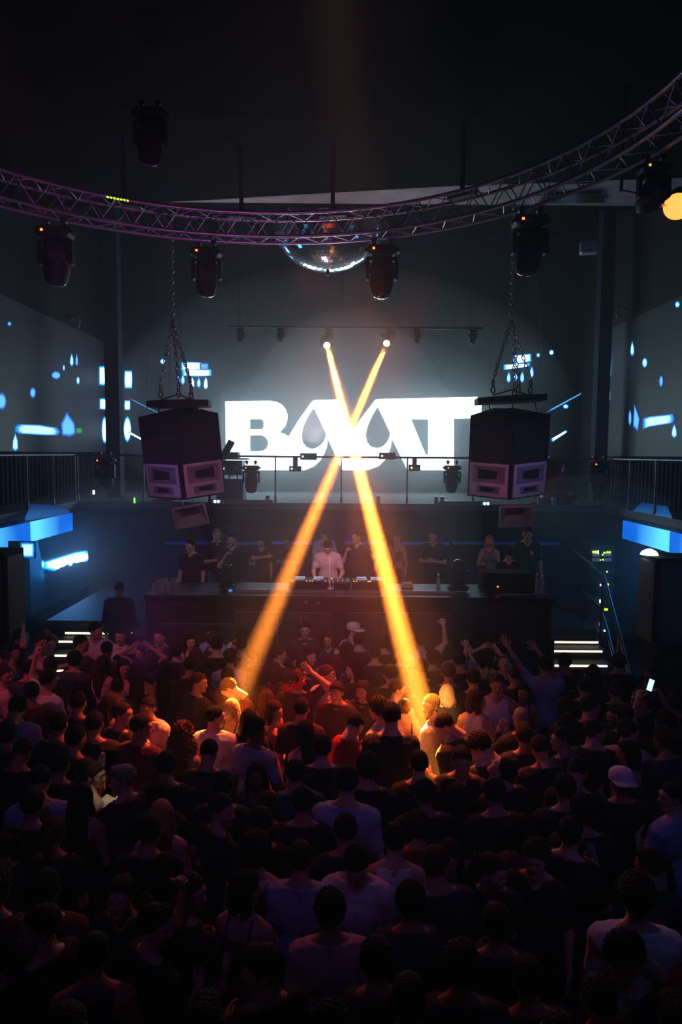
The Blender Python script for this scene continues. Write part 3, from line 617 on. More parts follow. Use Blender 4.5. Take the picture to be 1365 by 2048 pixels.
# ================================================================ rear balcony gear
p0 = PY(437, 1002, 16.5)
c = thing('flight_case', (PY(460, 1000, 16.5).x, 16.6, GZ), 'grey flight case with metal edges behind the left speaker cluster', 'case')
x0, x1 = PY(436, 960, 16.5).x, PY(487, 960, 16.5).x; zt = PY(460, 957, 16.5).z
bx(x0, x1, 16.4, 17.0, GZ, zt).build('body', pm('blue grey laminate', (.09, .095, .14), .5), c)
for x in (x0, x1): bx(x - .02, x + .02, 16.37, 16.41, GZ, zt).build('edge', M_ALU, c)
bx(x0, x1, 16.37, 16.41, zt - .03, zt + .01).build('edge', M_ALU, c)
pj = thing('projector', (PY(460, 950, 16.6).x, 16.7, zt), 'dark grey projector standing on the flight case', 'projector')
z2 = PY(460, 921, 16.6).z; z3 = PY(460, 909, 16.6).z
bx(x0 - .03, x1 - .02, 16.45, 17.0, zt + .08, z2).build('body', pm('dark grey casing', (.07, .07, .08), .5), pj)
bx(x0, x1 + .1, 16.5, 16.95, z2 + .02, z2 + .06).build('shelf', M_DMETAL, pj)
bx(x0 - .05, PY(478, 960, 16.6).x, 16.5, 16.9, z2 + .06, z3 + .06).build('top_unit', pm('dark grey casing', (.07, .07, .08), .5), pj)
bx(PY(467, 960, 16.4).x, PY(478, 960, 16.4).x, 16.43, 16.45, zt + .2, zt + .3).build('info_label', M_HORN, pj)
a, b = PY(440, 935, 16.42), PY(449, 948, 16.42)
o = MB().hull([(b.x, 16.43, a.z), (b.x - .04, 16.43, a.z - .01), (a.x, 16.43, b.z), (a.x + .05, 16.43, b.z - .02), (b.x, 16.45, a.z), (a.x, 16.45, b.z)]).build('warm_lamp', pm('warm lamp', (1, .7, .6), .4, emit=2.5, ecol=(1, .6, .45), light=False), pj)
for dx in (.05, .25, .45): MB().tube([(x0 + dx, 16.6, zt), (x0 + dx, 16.6, zt + .08)], .02, 6).build('foot', M_DMETAL, pj)
a, b = PY(448, 912, 16.7), PY(464, 882, 16.7)
o = thing('spotlight_tube', a, 'black tube shaped lamp pointing up over the projector', 'stage light')
MB().tube([a, a.lerp(b, .1), b], [.07, .085, .085], 14).build('tube_body', M_PLAST, o)
MB().box(a + Vector((0, 0, -.03)), (.2, .16, .06)).build('bracket', M_DMETAL, o)
for sgn, x0, x1, lx, word in ((-1, 420, 545, (430, 437), 'left'), (1, 880, 985, (970, 977), 'right')):
    a, b = PY(x0, 1000, BR - .3), PY(x1, 1000, BR - .3)
    o = thing('led_batten', (a.x, BR - .2, GZ - .02), f'grey led batten along the {word} part of rear balcony edge, two blue lamps lit', 'stage light', 'battens on balcony edge')
    MB().box(((a.x + b.x) / 2, BR - .14, GZ + .05), (b.x - a.x, .14, .12), bev=.02).build('housing', pm('grey batten casing', (.22, .2, .23), .4), o)
    for x in lx:
        q = PY(x, 1001, BR - .22); MB().lathe([(.03, 0), (.03, .015), (0, .02)], (q.x, BR - .21, GZ + .06), (0, -1, 0), 10).build('blue_lamp', M_BLUELED, o)
for px in (319, 536, 757, 872, 884, 1107):
    q = PY(px, 998, BR); bx(q.x - .04, q.x + .04, BR - .1, BR + .02, GZ, GZ + .2).build('bracket_plate', M_RAIL); o = bpy.context.scene.objects[-1]
    tag(o, 'small grey bracket plate on the rear balcony edge', 'bracket', 'bracket plates on the rear balcony edge')
# coiled cables on the slab edge
for px, word in ((325, 'left'), (1080, 'right')):
    m = MB(); q = PY(px, 1002, BR + .2)
    for k in range(5): m.tube([(q.x + .25 * math.cos(u) + .07 * k, BR + .25 + .12 * math.sin(u), GZ + .04 + .03 * k) for u in [2 * PI * j / 14 for j in range(14)]], .014, 5, closed=True)
    tag(m.build('cable_coil', pm('orange brown cable', (.35, .1, .05), .6)), f'coiled reddish cable lying on the balcony floor by the {word} speaker cluster', 'cable')
# red inflatable chair behind right cluster
q = PY(1113, 1000, 16.6)
rc_ = thing('armchair', (q.x, 16.7, GZ), 'glossy dark red rounded chair behind the right speaker cluster', 'chair')
bk = MB()
prof = [(math.sin(u) * .36 * (1 - .25 * (k / 12)), k / 12) for k, u in [(k, .35 + 2.4 * k / 12) for k in range(13)]]
bk.lathe([(.0, 0), (.33, .02), (.42, .2), (.43, .45), (.38, .75), (.26, .98), (.1, 1.1), (0, 1.12)], (q.x - .05, 16.85, GZ + .02), n=20)
bk.build('backrest', pm('glossy dark red vinyl', (.20, .012, .018), .18), rc_)
MB().lathe([(.0, 0), (.4, .02), (.45, .15), (.4, .3), (0, .36)], (q.x, 16.5, GZ + .02), n=20).build('seat', pm('glossy dark red vinyl', (.20, .012, .018), .18), rc_)
q = PY(185, 985, 15.9); tag(bx(q.x - .02, q.x + .02, BR - .04, BR, q.z - .05, q.z + .05).build('tube_lamp', M_WHLED), 'tiny pale blue tube lamp on the rear railing, far left', 'stage light')
q = PY(268, 1004, 15.9); tag(bx(q.x - .013, q.x + .013, BR - .07, BR - .04, GZ + .0, GZ + .12).build('tube_lamp', M_GREENLED), 'tiny green tube lamp on the rear balcony edge', 'stage light')

for X_, px, py, w_ in ((-XL, 147, 640, 'left'), (XL, 1247, 621, 'right')):
    q = PX(px, py, X_); t = thing('wall_bracket', q, f'small pale hook bracket above the {w_} side led screen', 'bracket')
    sg = 1 if X_ < 0 else -1
    MB().tube([(X_ - sg * .1, q.y, q.z), (X_ + sg * .12, q.y, q.z + .12), (X_ + sg * .16, q.y, q.z - .05), (X_ + sg * .12, q.y, q.z - .2)], .03, 6).build('hook', pm('pale steel', (.4, .36, .36), .5), t)
# ================================================================ stage: booth, steps, led line
BT = 2.15
bth = thing('dj_booth', (.07, 11.2, 0), 'long black dj booth counter across the stage front', 'dj booth')
X0, X1 = PZ(285, 1192, BT).x, PZ(1102, 1192, BT).x; Y0 = PZ(690, 1193, BT).y; Y1 = Y0 + 1.1
M_TOP = pm('glossy black counter', (.010, .0095, .012), .45, scale=3)
bx(X0, X1, Y0, Y1, BT - .07, BT).build('counter_top', M_TOP, bth)
bx(X0 + .02, X1 - .02, Y0 + .03, Y1 - .03, 0, BT - .07).build('front_panel', M_BLACK, bth)
M_PAN = pm('dark violet grey panel', (.05, .048, .06), .45)
for x0, y0, x1 in ((320, 1246, 470), (470, 1223, 664), (694, 1224, 905)):
    a, b = PY(x0, y0, Y0), PY(x1, y0, Y0); bx(a.x, b.x, Y0 - .0, Y0 + .03, .3, a.z).build('inset_panel', M_PAN, bth)
    bx(a.x, b.x, Y0 - .008, Y0 + .0, a.z - .012, a.z).build('panel_edge', pm('grey edge strip', (.2, .17, .2), .4), bth)
for px in (555, 602, 612, 768): 
    a = PY(px, 1300, Y0); bx(a.x - .01, a.x + .01, Y0 - .006, Y0, .3, 1.85).build('panel_seam', pm('grey edge strip', (.2, .17, .2), .4), bth)
for px in (612, 637): q = PY(px, 1205, Y0); MB().lathe([(.035, 0), (.03, .012), (0, .014)], (q.x, Y0 + .03, q.z), (0, -1, 0), 10).build('pink_button', pm('pink disc', (.5, .2, .25), .5), bth)
# raised equipment table edge
a, b = PZ(480, 1180, BT), PZ(905, 1180, BT)
bx(a.x, b.x, Y0 + .28, Y0 + .95, BT, BT + .03).build('raised_tray', M_TOP, bth)
bx(a.x, b.x, Y0 + .26, Y0 + .28, BT, BT + .045).build('tray_edge', pm('silver tray edge', (.4, .36, .38), .35, .6), bth)
bl = thing('led_line', (0, 16.58, 2.3), 'thin faint blue led line along the wall behind the stage', 'led strip')
for x0, x1, m in ((330, 520, .012), (545, 640, .06), (690, 900, .055), (905, 1120, .018)):
    a, b = PY(x0, 1086, 16.55), PY(x1, 1086, 16.55); bx(a.x, b.x, 16.55, 16.58, a.z - .035, a.z + .035).build('strip_segment', pm('blue line %.2f' % m, (.1, .3, .9), .5, emit=m, ecol=(.06, .25, .9)), bl)
stp = [(1284, 1.0, (1105, 1197)), (1302, .82, (1105, 1205)), (1331, .62, (1110, 1215)), (1361, .42, (1110, 1223)), (1392, .22, (1112, 1232))]
sr = thing('stage_steps', (4.2, 12, 0), 'black steps with glowing white edge strips right of the dj booth', 'steps')
sl = thing('stage_steps', (-4.4, 12, 0), 'black steps with glowing white edge strips left of the dj booth', 'steps')
for i, (py, z, (xa, xb)) in enumerate(stp):
    q = PZ(1150, py, z); yy = q.y - (0 if i < 1 else 0)
    y_ = 12.72 - i * .30 if 1 else yy
    zz = CAM_H - (CAM_H - z)
    a = PY(xa, py, y_); b = PY(xb, py, y_)
    zt = a.z + .03
    bx(3.75, b.x + .06, y_, 13.0, 0, zt).build('tread', M_STAGE, sr)
    bx(a.x if i else 3.76, b.x, y_ - .02, y_, a.z - .015, a.z + .015).build('led_strip', M_STRIP, sr)
for i, (py, xa, xb) in enumerate(((1266, 131, 287), (1283, 118, 287), (1311, 110, 287), (1341, 100, 287), (1375, 95, 287))):
    y_ = 13.05 - i * .3; a = PY(xa, py, y_); b = PY(xb, py, y_); bx(a.x - .05, -3.25 if 0 else b.x + .5, y_, 13.3, 0, a.z + .03).build('tread', M_STAGE, sl)
    bx(a.x, b.x, y_ - .02, y_, a.z - .015, a.z + .015).build('led_strip', M_STRIP, sl)
hr = thing('handrail', PY(1262, 1420, 10.7), 'grey metal handrail descending beside the right stage steps', 'handrail')
T = [PY(1148, 1098, 14.6), PY(1208, 1152, 13.0), PY(1240, 1270, 11.8), PY(1268, 1375, 10.9)]
U = [PY(1165, 1180, 14.0), PY(1202, 1216, 13.2), PY(1216, 1262, 12.6), PY(1250, 1405, 11.2)]
MB().tube(T, .035, 8).build('top_rail', M_RAIL, hr); MB().tube(U, .028, 8).build('lower_rail', M_RAIL, hr)
for p in (T[1], T[2], T[3]): MB().tube([p, (p.x - .04, p.y, 0.0)], .025, 8).build('post', M_RAIL, hr)
# PA stacks
for sg, word in ((-1, 'left'), (1, 'right')):
    xi = (PY(50, 1200, 10.6).x, PY(1276, 1200, 10.6).x)[sg > 0]; ztop = PY(30 if sg < 0 else 1320, 1106 if sg < 0 else 1117, 10.0).z
    R_ = (min(xi, xi + sg * 1.3), max(xi, xi + sg * 1.3))
    tt = thing('pa_speaker', ((R_[0] + R_[1]) / 2, 10.3, 1.5), f'tall black pa speaker at the {word} side of the floor', 'speaker', 'floor pa speakers')
    bx(R_[0], R_[1], 10.0, 10.6, 1.56, ztop).build('cabinet', M_CAB, tt)
    g = bx(R_[0] + .06, R_[1] - .06, 9.98, 10.0, 1.62, ztop - .06).build('grille', pm('black perforated grille', (.03, .03, .034), .5, .3, scale=300, bump=.6), tt)
    xs = xi - sg * .01; gm = MB()
    gm.box((xs, 10.3, (1.56 + ztop) / 2), (.02, .52, ztop - 1.7)); gm.build('side_panel', pm('lit grey side', (.08, .07, .08), .6, scale=12, bump=.4), tt)  # inner side lighter than the cabinet, its lit look put into the colour
    for k in range(22): 
        zz = 1.75 + k * (ztop - 1.95) / 22; bx(xs - .018, xs + .018, 10.1, 10.5, zz, zz + .02).build('vent_slat', pm('lit grey side', (.08, .07, .08), .6), tt)
    su = thing('subwoofer', ((R_[0] + R_[1]) / 2, 10.3, 0), f'black subwoofer under the {word} pa speaker', 'speaker', 'subwoofers')
    bx(R_[0] + (.1 if sg > 0 else 0), R_[1] - (.1 if sg < 0 else 0), 10.05, 10.6, 0, 1.55).build('cabinet', M_CAB, su)
    bx(R_[0] + .16, R_[1] - .16, 10.03, 10.05, .1, 1.45).build('grille', pm('black perforated grille', (.03, .03, .034), .5, .3), su)
q = PX(1290, 1112, 5.0); 
lp = thing('glow_lamp', (4.9, 10.9, 2.95), 'bright white blue lamp glowing on top of the right pa speaker', 'stage light')
a = PY(1286, 1110, 10.4); MB().lathe([(.13, 0), (.1, .05), (.03, .085), (0, .09)], (a.x + .1, 10.4, ztop), n=14).build('lamp', pm('blue white lamp', (.8, .9, 1), .4, emit=9, ecol=(.55, .85, 1)), lp)
# rack with leds
a, b = PY(1180, 1088, 14.0), PY(1229, 1126, 14.0)
rk = thing('equipment_rack', ((a.x + b.x) / 2, 14.2, SZ), 'tall black rack of amplifiers with yellow green displays right of stage', 'rack')
bx(a.x, b.x, 14.0, 14.6, 0, a.z).build('rack_body', M_BLACK, rk)
for y0 in (1106, 1116):
    for x0 in (1186, 1210): p, q = PY(x0, y0, 13.97), PY(x0 + 14, y0 + 7, 13.97); bx(p.x, q.x, 13.97, 14.0, q.z, p.z).build('module', pm('grey rack module', (.25, .27, .32), .4, emit=.05, ecol=(.5, .6, .8), light=False), rk)
for x0, y0, x1, y1, m in ((1186, 1102, 1194, 1106, 0), (1208, 1104, 1211, 1107, 0), (1214, 1103, 1222, 1106, 0), (1205, 1108, 1207, 1111, 0), (1201, 1119, 1203, 1121, 0), (1206, 1118, 1208, 1121, 0), (1214, 1142, 1216, 1145, 0), (1212, 1167, 1218, 1171, 0), (1210, 1217, 1216, 1221, 0),
                          (1201, 1168, 1203, 1172, 1), (1200, 1199, 1203, 1206, 1), (1200, 1246, 1202, 1252, 1), (1200, 1259, 1202, 1265, 1), (1196, 1101, 1198, 1107, 2), (1209, 1260, 1211, 1263, 2)):
    p, q = PY(x0, y0, 13.96), PY(x1, y1, 13.96); bx(p.x, q.x, 13.95, 13.97, q.z, p.z).build('status_led', (M_YGLED, M_WHLED, M_BLUELED)[m], rk)
# a second row of the booth's electronics
def media_player(x, y, label):
    t = thing('media_player', (x, y, BT + .03), label, 'dj equipment', 'dj decks')
    MB().box((x, y, BT + .085), (.33, .4, .11), bev=.012).build('body', M_PLAST, t)
    MB().lathe([(.1, 0), (.1, .015), (.085, .02), (0, .02)], (x, y - .05, BT + .14), n=20).build('jog_wheel', pm('silver jog wheel', (.3, .28, .3), .3, .7), t)
    bx(x - .08, x + .08, y + .1, y + .17, BT + .14, BT + .16).build('display', pm('small display', (.2, .2, .3), .3, emit=.5, ecol=(.5, .5, .9), light=False), t)
    for dx in (-.13, -.09, .12): bx(x + dx - .008, x + dx + .008, y - .16, y - .14, BT + .14, BT + .148).build('cue_led', M_AMBLED, t)
def mixer(x, y, label):
    t = thing('dj_mixer', (x, y, BT + .03), label, 'dj equipment', 'dj decks')
    MB().box((x, y, BT + .08), (.34, .4, .10), bev=.01).build('body', M_PLAST, t)
    for i in range(4):
        for j in range(3): MB().lathe([(.012, 0), (.01, .022), (0, .023)], (x - .12 + i * .08, y - .02 + j * .06, BT + .13), n=8).build('knob', pm('silver knob', (.5, .48, .5), .3, .6), t)
        bx(x - .128 + i * .08, x - .112 + i * .08, y - .15, y - .12, BT + .13, BT + .145).build('fader', pm('silver knob', (.5, .48, .5), .3, .6), t)
    bx(x - .15, x - .13, y + .1, y + .16, BT + .13, BT + .137).build('level_led', M_AMBLED, t)
yd = Y0 + .68
for px, k in ((600, 'leftmost'), (637, 'second from left'), (724, 'second from right'), (752, 'rightmost')): media_player(PY(px, 1165, yd).x, yd, f'{k} black media player on the booth before the dj')
mixer(PY(681, 1165, yd).x, yd, 'black mixer with silver knobs between the media players')
p = PY(645, 1165, yd - .2)
mc = thing('microphone_stand', (p.x + .13, yd - .22, BT), 'thin pale gooseneck microphone standing before the dj', 'microphone')
MB().tube([(p.x + .13, yd - .22, BT + .03), (p.x + .12, yd - .2, BT + .35), (p.x + .12, yd - .1, BT + .56)], .008, 6).tube([(p.x + .18, yd - .22, BT + .03), (p.x + .17, yd - .2, BT + .35)], .006, 6).lathe([(.05, 0), (.045, .02), (0, .022)], (p.x + .13, yd - .22, BT + .03), n=12).build('gooseneck', pm('pale cable', (.7, .68, .7), .4), mc)
tw = thing('towel', (PY(815, 1168, Y0 + .6).x, Y0 + .6, BT + .03), 'folded white towel on the booth right of the decks', 'towel')
q = PY(815, 1168, Y0 + .6)
for k in range(2): MB().box((q.x, Y0 + .6, BT + .055 + k * .045), (.2 - k * .02, .16, .04), bev=.018).build('fold', pm('white towel cloth', (.6, .55, .55), .9), tw)
def bottle(px, py, h, label, col=(.55, .6, .7)):
    q = PZ(px, py, BT + .01); t = thing('water_bottle', (q.x, q.y, BT), label, 'bottle', 'bottles on the booth')
    MB().lathe([(.028, 0), (.032, .02), (.032, h * .62), (.012, h * .85), (.012, h)], (q.x, q.y, BT), n=14).build('bottle_body', pm('clear plastic', col, .15, trans=.5), t)
    MB().lathe([(.015, 0), (.015, .025), (0, .026)], (q.x, q.y, BT + h), n=10).build('cap', pm('white cap', (.8, .8, .85), .5), t)
bottle(877, 1178, .24, 'clear water bottle on the booth beside the upright black fixture')
bottle(1074, 1186, .3, 'clear water bottle by the black monitor at the right end of booth')
bottle(1085, 1184, .26, 'smaller clear bottle at the far right end of booth')
random.seed(5)
gp = [(311, 1190), (319, 1191), (326, 1189), (316, 1184), (323, 1182), (331, 1180), (329, 1186), (334, 1187), (346, 1183), (351, 1185)]
for i, (px, py) in enumerate(gp):
    q = PZ(px, py, BT); h = .19 if i < 8 else .22
    t = thing('drinking_glass', (q.x, q.y, BT), 'tall clear tumbler in the cluster at the left end of booth' if i < 8 else ('left' if i == 8 else 'right') + ' glass of the taller pair beside the tumblers on the booth', 'glass', 'tumblers on the booth' if i < 8 else None)
    MB().lathe([(.027, 0), (.034, h), (.031, h), (.025, .012), (0, .012)], (q.x, q.y, BT), n=16).build('tumbler', M_GLASS, t)
q = PY(316, 1176, 11.3); tag(bx(q.x - .015, q.x + .02, q.y - .05, q.y - .04, BT + .09, BT + .13).build('red_label', pm('red paper', (.6, .08, .05), .6)), 'small red label among the tumblers', 'label')
# upright black fixtures on the booth, monitor
t = moving_head((PY(455, 1180, Y0 + .5).x, Y0 + .5, BT), .52, .4, .3, 'black moving head standing on the booth at left between the men', clamp=False, down=False, led=False, group='moving heads standing on the booth')
q = PY(461, 1190, Y0 + .3); tag(bx(q.x - .03, q.x + .03, Y0 + .3, Y0 + .31, BT + .0, BT + .04).build('indicator_lamp', pm('dim blue led', (.1, .3, 1), .4, emit=.5, ecol=(.1, .35, 1), light=False)), 'tiny blue lamp at the foot of the left booth moving head', 'indicator')
moving_head((PY(917, 1188, Y0 + .45).x, Y0 + .45, BT), .66, -.2, .2, 'big black moving head standing on the booth right of the decks', clamp=False, down=False, led=False, group='moving heads standing on the booth')
mo = thing('monitor_speaker', (PY(1010, 1185, Y0 + .4).x, Y0 + .5, BT), 'wide black monitor speaker at the right end of booth', 'speaker')
a, b = PY(968, 1147, Y0 + .45), PY(1068, 1180, Y0 + .45)
MB().prism([(a.x, Y0 + .35, BT), (a.x, Y0 + .9, BT), (a.x, Y0 + .9, a.z), (a.x, Y0 + .5, a.z)], (b.x - a.x, 0, 0)).build('cabinet', M_CAB, mo)
q = PY(996, 1173, Y0 + .38); MB().lathe([(.014, 0), (0, .01)], (q.x, Y0 + .37, q.z), (0, -1, 0), 8).build('indicator_led', M_REDLED, mo)
m = MB()
for k in range(4): m.tube([(PZ(975, 1182, BT).x + .1 + .17 * j + .02 * k, Y0 + .2 + .05 * math.sin(j * 1.7 + k * 2), BT + .01) for j in range(6)], .008, 5)
tag(m.build('cable', pm('blue grey cable', (.15, .16, .25), .5)), 'loose cables lying before the monitor speaker on the booth', 'cable')
# ================================================================ people: surfaces grown from smooth distance fields
def surface(v, org, h):
    """surface nets on a sampled field (negative inside)"""
    s = v < 0; nx, ny, nz = v.shape
    idx = -np.ones((nx - 1, ny - 1, nz - 1), np.int64)
    cnt = np.zeros((nx - 1, ny - 1, nz - 1), np.int8)
    for i in (0, 1):
        for j in (0, 1):
            for k in (0, 1): cnt += s[i:nx - 1 + i, j:ny - 1 + j, k:nz - 1 + k]
    act = (cnt > 0) & (cnt < 8); cells = np.argwhere(act); idx[act] = np.arange(len(cells))
    P = np.zeros((len(cells), 3)); W = np.zeros(len(cells)); ci, cj, ck = cells.T
    cor = {(i, j, k): v[ci + i, cj + j, ck + k] for i in (0, 1) for j in (0, 1) for k in (0, 1)}
    for c0 in cor:
        for ax in range(3):
            if c0[ax]: continue
            c1 = list(c0); c1[ax] = 1; a, b = cor[c0], cor[tuple(c1)]; m = (a < 0) != (b < 0)
            t = np.where(m, a / np.where(m, a - b, 1), 0)
            for q in range(3): P[:, q] += np.where(m, c0[q] + (t if q == ax else 0), 0)
            W += m
    V = (cells + P / W[:, None]) * h + org
    F = []
    for ax in range(3):
        sl0 = [slice(1, -1)] * 3; sl0[ax] = slice(0, -1); sl1 = [slice(1, -1)] * 3; sl1[ax] = slice(1, None)
        a = s[tuple(sl0)]; b = s[tuple(sl1)]; e = np.argwhere(a != b)
        if not len(e): continue
        o = e + 1; o[:, ax] -= 1; u, w_ = [(1, 2), (2, 0), (0, 1)][ax]
        def at(du, dw):
            q = o.copy(); q[:, u] -= du; q[:, w_] -= dw; return idx[q[:, 0], q[:, 1], q[:, 2]]
        quad = np.stack([at(1, 1), at(0, 1), at(0, 0), at(1, 0)], 1)
        ins = a[e[:, 0], e[:, 1], e[:, 2]]
        quad[~ins] = quad[~ins][:, ::-1]; F.append(quad)
    return V, np.concatenate(F)
class Field:
    def __init__(s, lo, hi, h):
        s.h = h; s.lo = np.array(lo, float); n = np.ceil((np.array(hi) - s.lo) / h).astype(int) + 1
        s.ax = [s.lo[i] + h * np.arange(n[i]) for i in range(3)]; s.v = np.full(n, .2, np.float32)
    def sub(s, lo, hi):
        sl = tuple(slice(max(0, int((lo[i] - s.lo[i]) / s.h) - 1), max(1, int((hi[i] - s.lo[i]) / s.h) + 2)) for i in range(3))
        return sl, s.ax[0][sl[0]][:, None, None], s.ax[1][sl[1]][None, :, None], s.ax[2][sl[2]][None, None, :]
    def _mix(s, sl, d, k, op):
        a = s.v[sl]
        if a.size == 0: return
        if op == 'sub': d = -d; a, sgn = -a, -1; d = -d * 1.0; a = -a; r = np.maximum(a, -d) if k == 0 else None
        if op == 'sub':
            if r is None: hh = np.clip(.5 - .5 * (a + d) / k, 0, 1); r = a * (1 - hh) + (-d) * hh + k * hh * (1 - hh)
        else:
            hh = np.clip(.5 + .5 * (a - d) / k, 0, 1); r = a * (1 - hh) + d * hh - k * hh * (1 - hh)
        s.v[sl] = r
    def cone(s, a, b, ra, rb, k=.02, op='add', g=0):
        a, b = np.array(a, float), np.array(b, float); ra += g; rb += g; m = max(ra, rb) + .07
        sl, X, Y, Z = s.sub(np.minimum(a, b) - m, np.maximum(a, b) + m); d = b - a; L = max(1e-9, float(d @ d))
        t = np.clip(((X - a[0]) * d[0] + (Y - a[1]) * d[1] + (Z - a[2]) * d[2]) / L, 0, 1)
        D = np.sqrt((X - a[0] - t * d[0]) ** 2 + (Y - a[1] - t * d[1]) ** 2 + (Z - a[2] - t * d[2]) ** 2) - (ra + (rb - ra) * t)
        s._mix(sl, D, k, op)
    def ell(s, c, r, k=.03, op='add', R=None, g=0):
        c = np.array(c, float); r = np.array(r, float) + g; m = max(r) + .07
        sl, X, Y, Z = s.sub(c - m, c + m); X, Y, Z = X - c[0], Y - c[1], Z - c[2]
        if R is not None: X, Y, Z = (R[0][i] * X + R[1][i] * Y + R[2][i] * Z for i in range(3))
        k0 = np.sqrt((X / r[0]) ** 2 + (Y / r[1]) ** 2 + (Z / r[2]) ** 2); k1 = np.sqrt((X / r[0] ** 2) ** 2 + (Y / r[1] ** 2) ** 2 + (Z / r[2] ** 2) ** 2)
        s._mix(sl, k0 * (k0 - 1) / np.maximum(k1, 1e-6), k, op)
    def grid(s): return s.ax[0][:, None, None], s.ax[1][None, :, None], s.ax[2][None, None, :]
    def mesh(s): return surface(s.v, s.lo, s.h)
def to_mesh(name, parts, mats, fn=None):
    V = []; F = []; n = 0
    for v, f in parts: V.append(v); F.append(f + n); n += len(v)
    V = np.concatenate(V); F = np.concatenate(F)
    me = bpy.data.meshes.new(name); me.vertices.add(len(V)); me.vertices.foreach_set('co', V.astype(np.float32).ravel())
    me.loops.add(F.size); me.loops.foreach_set('vertex_index', F.astype(np.int32).ravel())
    me.polygons.add(len(F)); me.polygons.foreach_set('loop_start', np.arange(0, F.size, 4, dtype=np.int32)); me.polygons.foreach_set('loop_total', np.full(len(F), 4, np.int32))
    me.polygons.foreach_set('use_smooth', np.ones(len(F), bool))
    for m in mats: me.materials.append(m)
    if fn is not None: me.polygons.foreach_set('material_index', fn(V[F].mean(1)).astype(np.int32))
    me.update(); me.validate(); return me
def gy(X, Y, Z, w, ph=0): return np.sin(X * w + ph) * np.cos(Y * w + 1.3 * ph) + np.sin(Y * w) * np.cos(Z * w + ph) + np.sin(Z * w + 2 * ph) * np.cos(X * w)

def rotm(yaw, pitch, roll=0): return np.array(Matrix.Rotation(math.radians(yaw), 3, 'Z') @ Matrix.Rotation(math.radians(-pitch), 3, 'X') @ Matrix.Rotation(math.radians(roll), 3, 'Y'))
# ---- the head, built once in its own frame (faces +Y), then turned per pose
def head_parts():
    f = Field((-.105, -.14, -.20), (.105, .14, .15), .0048)
    f.ell((0, -.014, .03), (.076, .094, .088)); f.ell((0, .03, -.012), (.062, .062, .085), .03); f.ell((0, .032, -.065), (.050, .052, .052), .03)
    f.cone((-.03, .078, .028), (.03, .078, .028), .012, .012, .02)
    f.cone((0, .086, .012), (0, .106, -.020), .008, .0125, .012); f.cone((-.012, .095, -.024), (.012, .095, -.024), .008, .008, .01)
    f.cone((-.04, .06, -.02), (-.03, .065, -.03), .018, .016, .03); f.cone((.04, .06, -.02), (.03, .065, -.03), .018, .016, .03)
    for sx in (-1, 1): f.ell((sx * .031, .100, .010), (.017, .016, .011), .012, 'sub')
    for sx in (-1, 1): f.ell((sx * .031, .078, .010), (.013, .013, .0115), .003)
    f.cone((-.020, .083, -.052), (.020, .083, -.052), .006, .006, .008); f.cone((-.015, .082, -.062), (.015, .082, -.062), .006, .006, .008)
    f.cone((-.018, .096, -.057), (.018, .096, -.057), .0028, .0028, .004, 'sub')
    f.ell((0, .072, -.092), (.022, .02, .018), .02)
    for sx in (-1, 1):
        f.ell((sx * .078, -.008, -.004), (.010, .019, .030), .01); f.ell((sx * .086, .0, -.002), (.006, .010, .017), .006, 'sub')
    f.cone((0, -.02, -.04), (0, -.045, -.19), .050, .052, .03)
    return f.mesh()
HEADV, HEADF = head_parts()
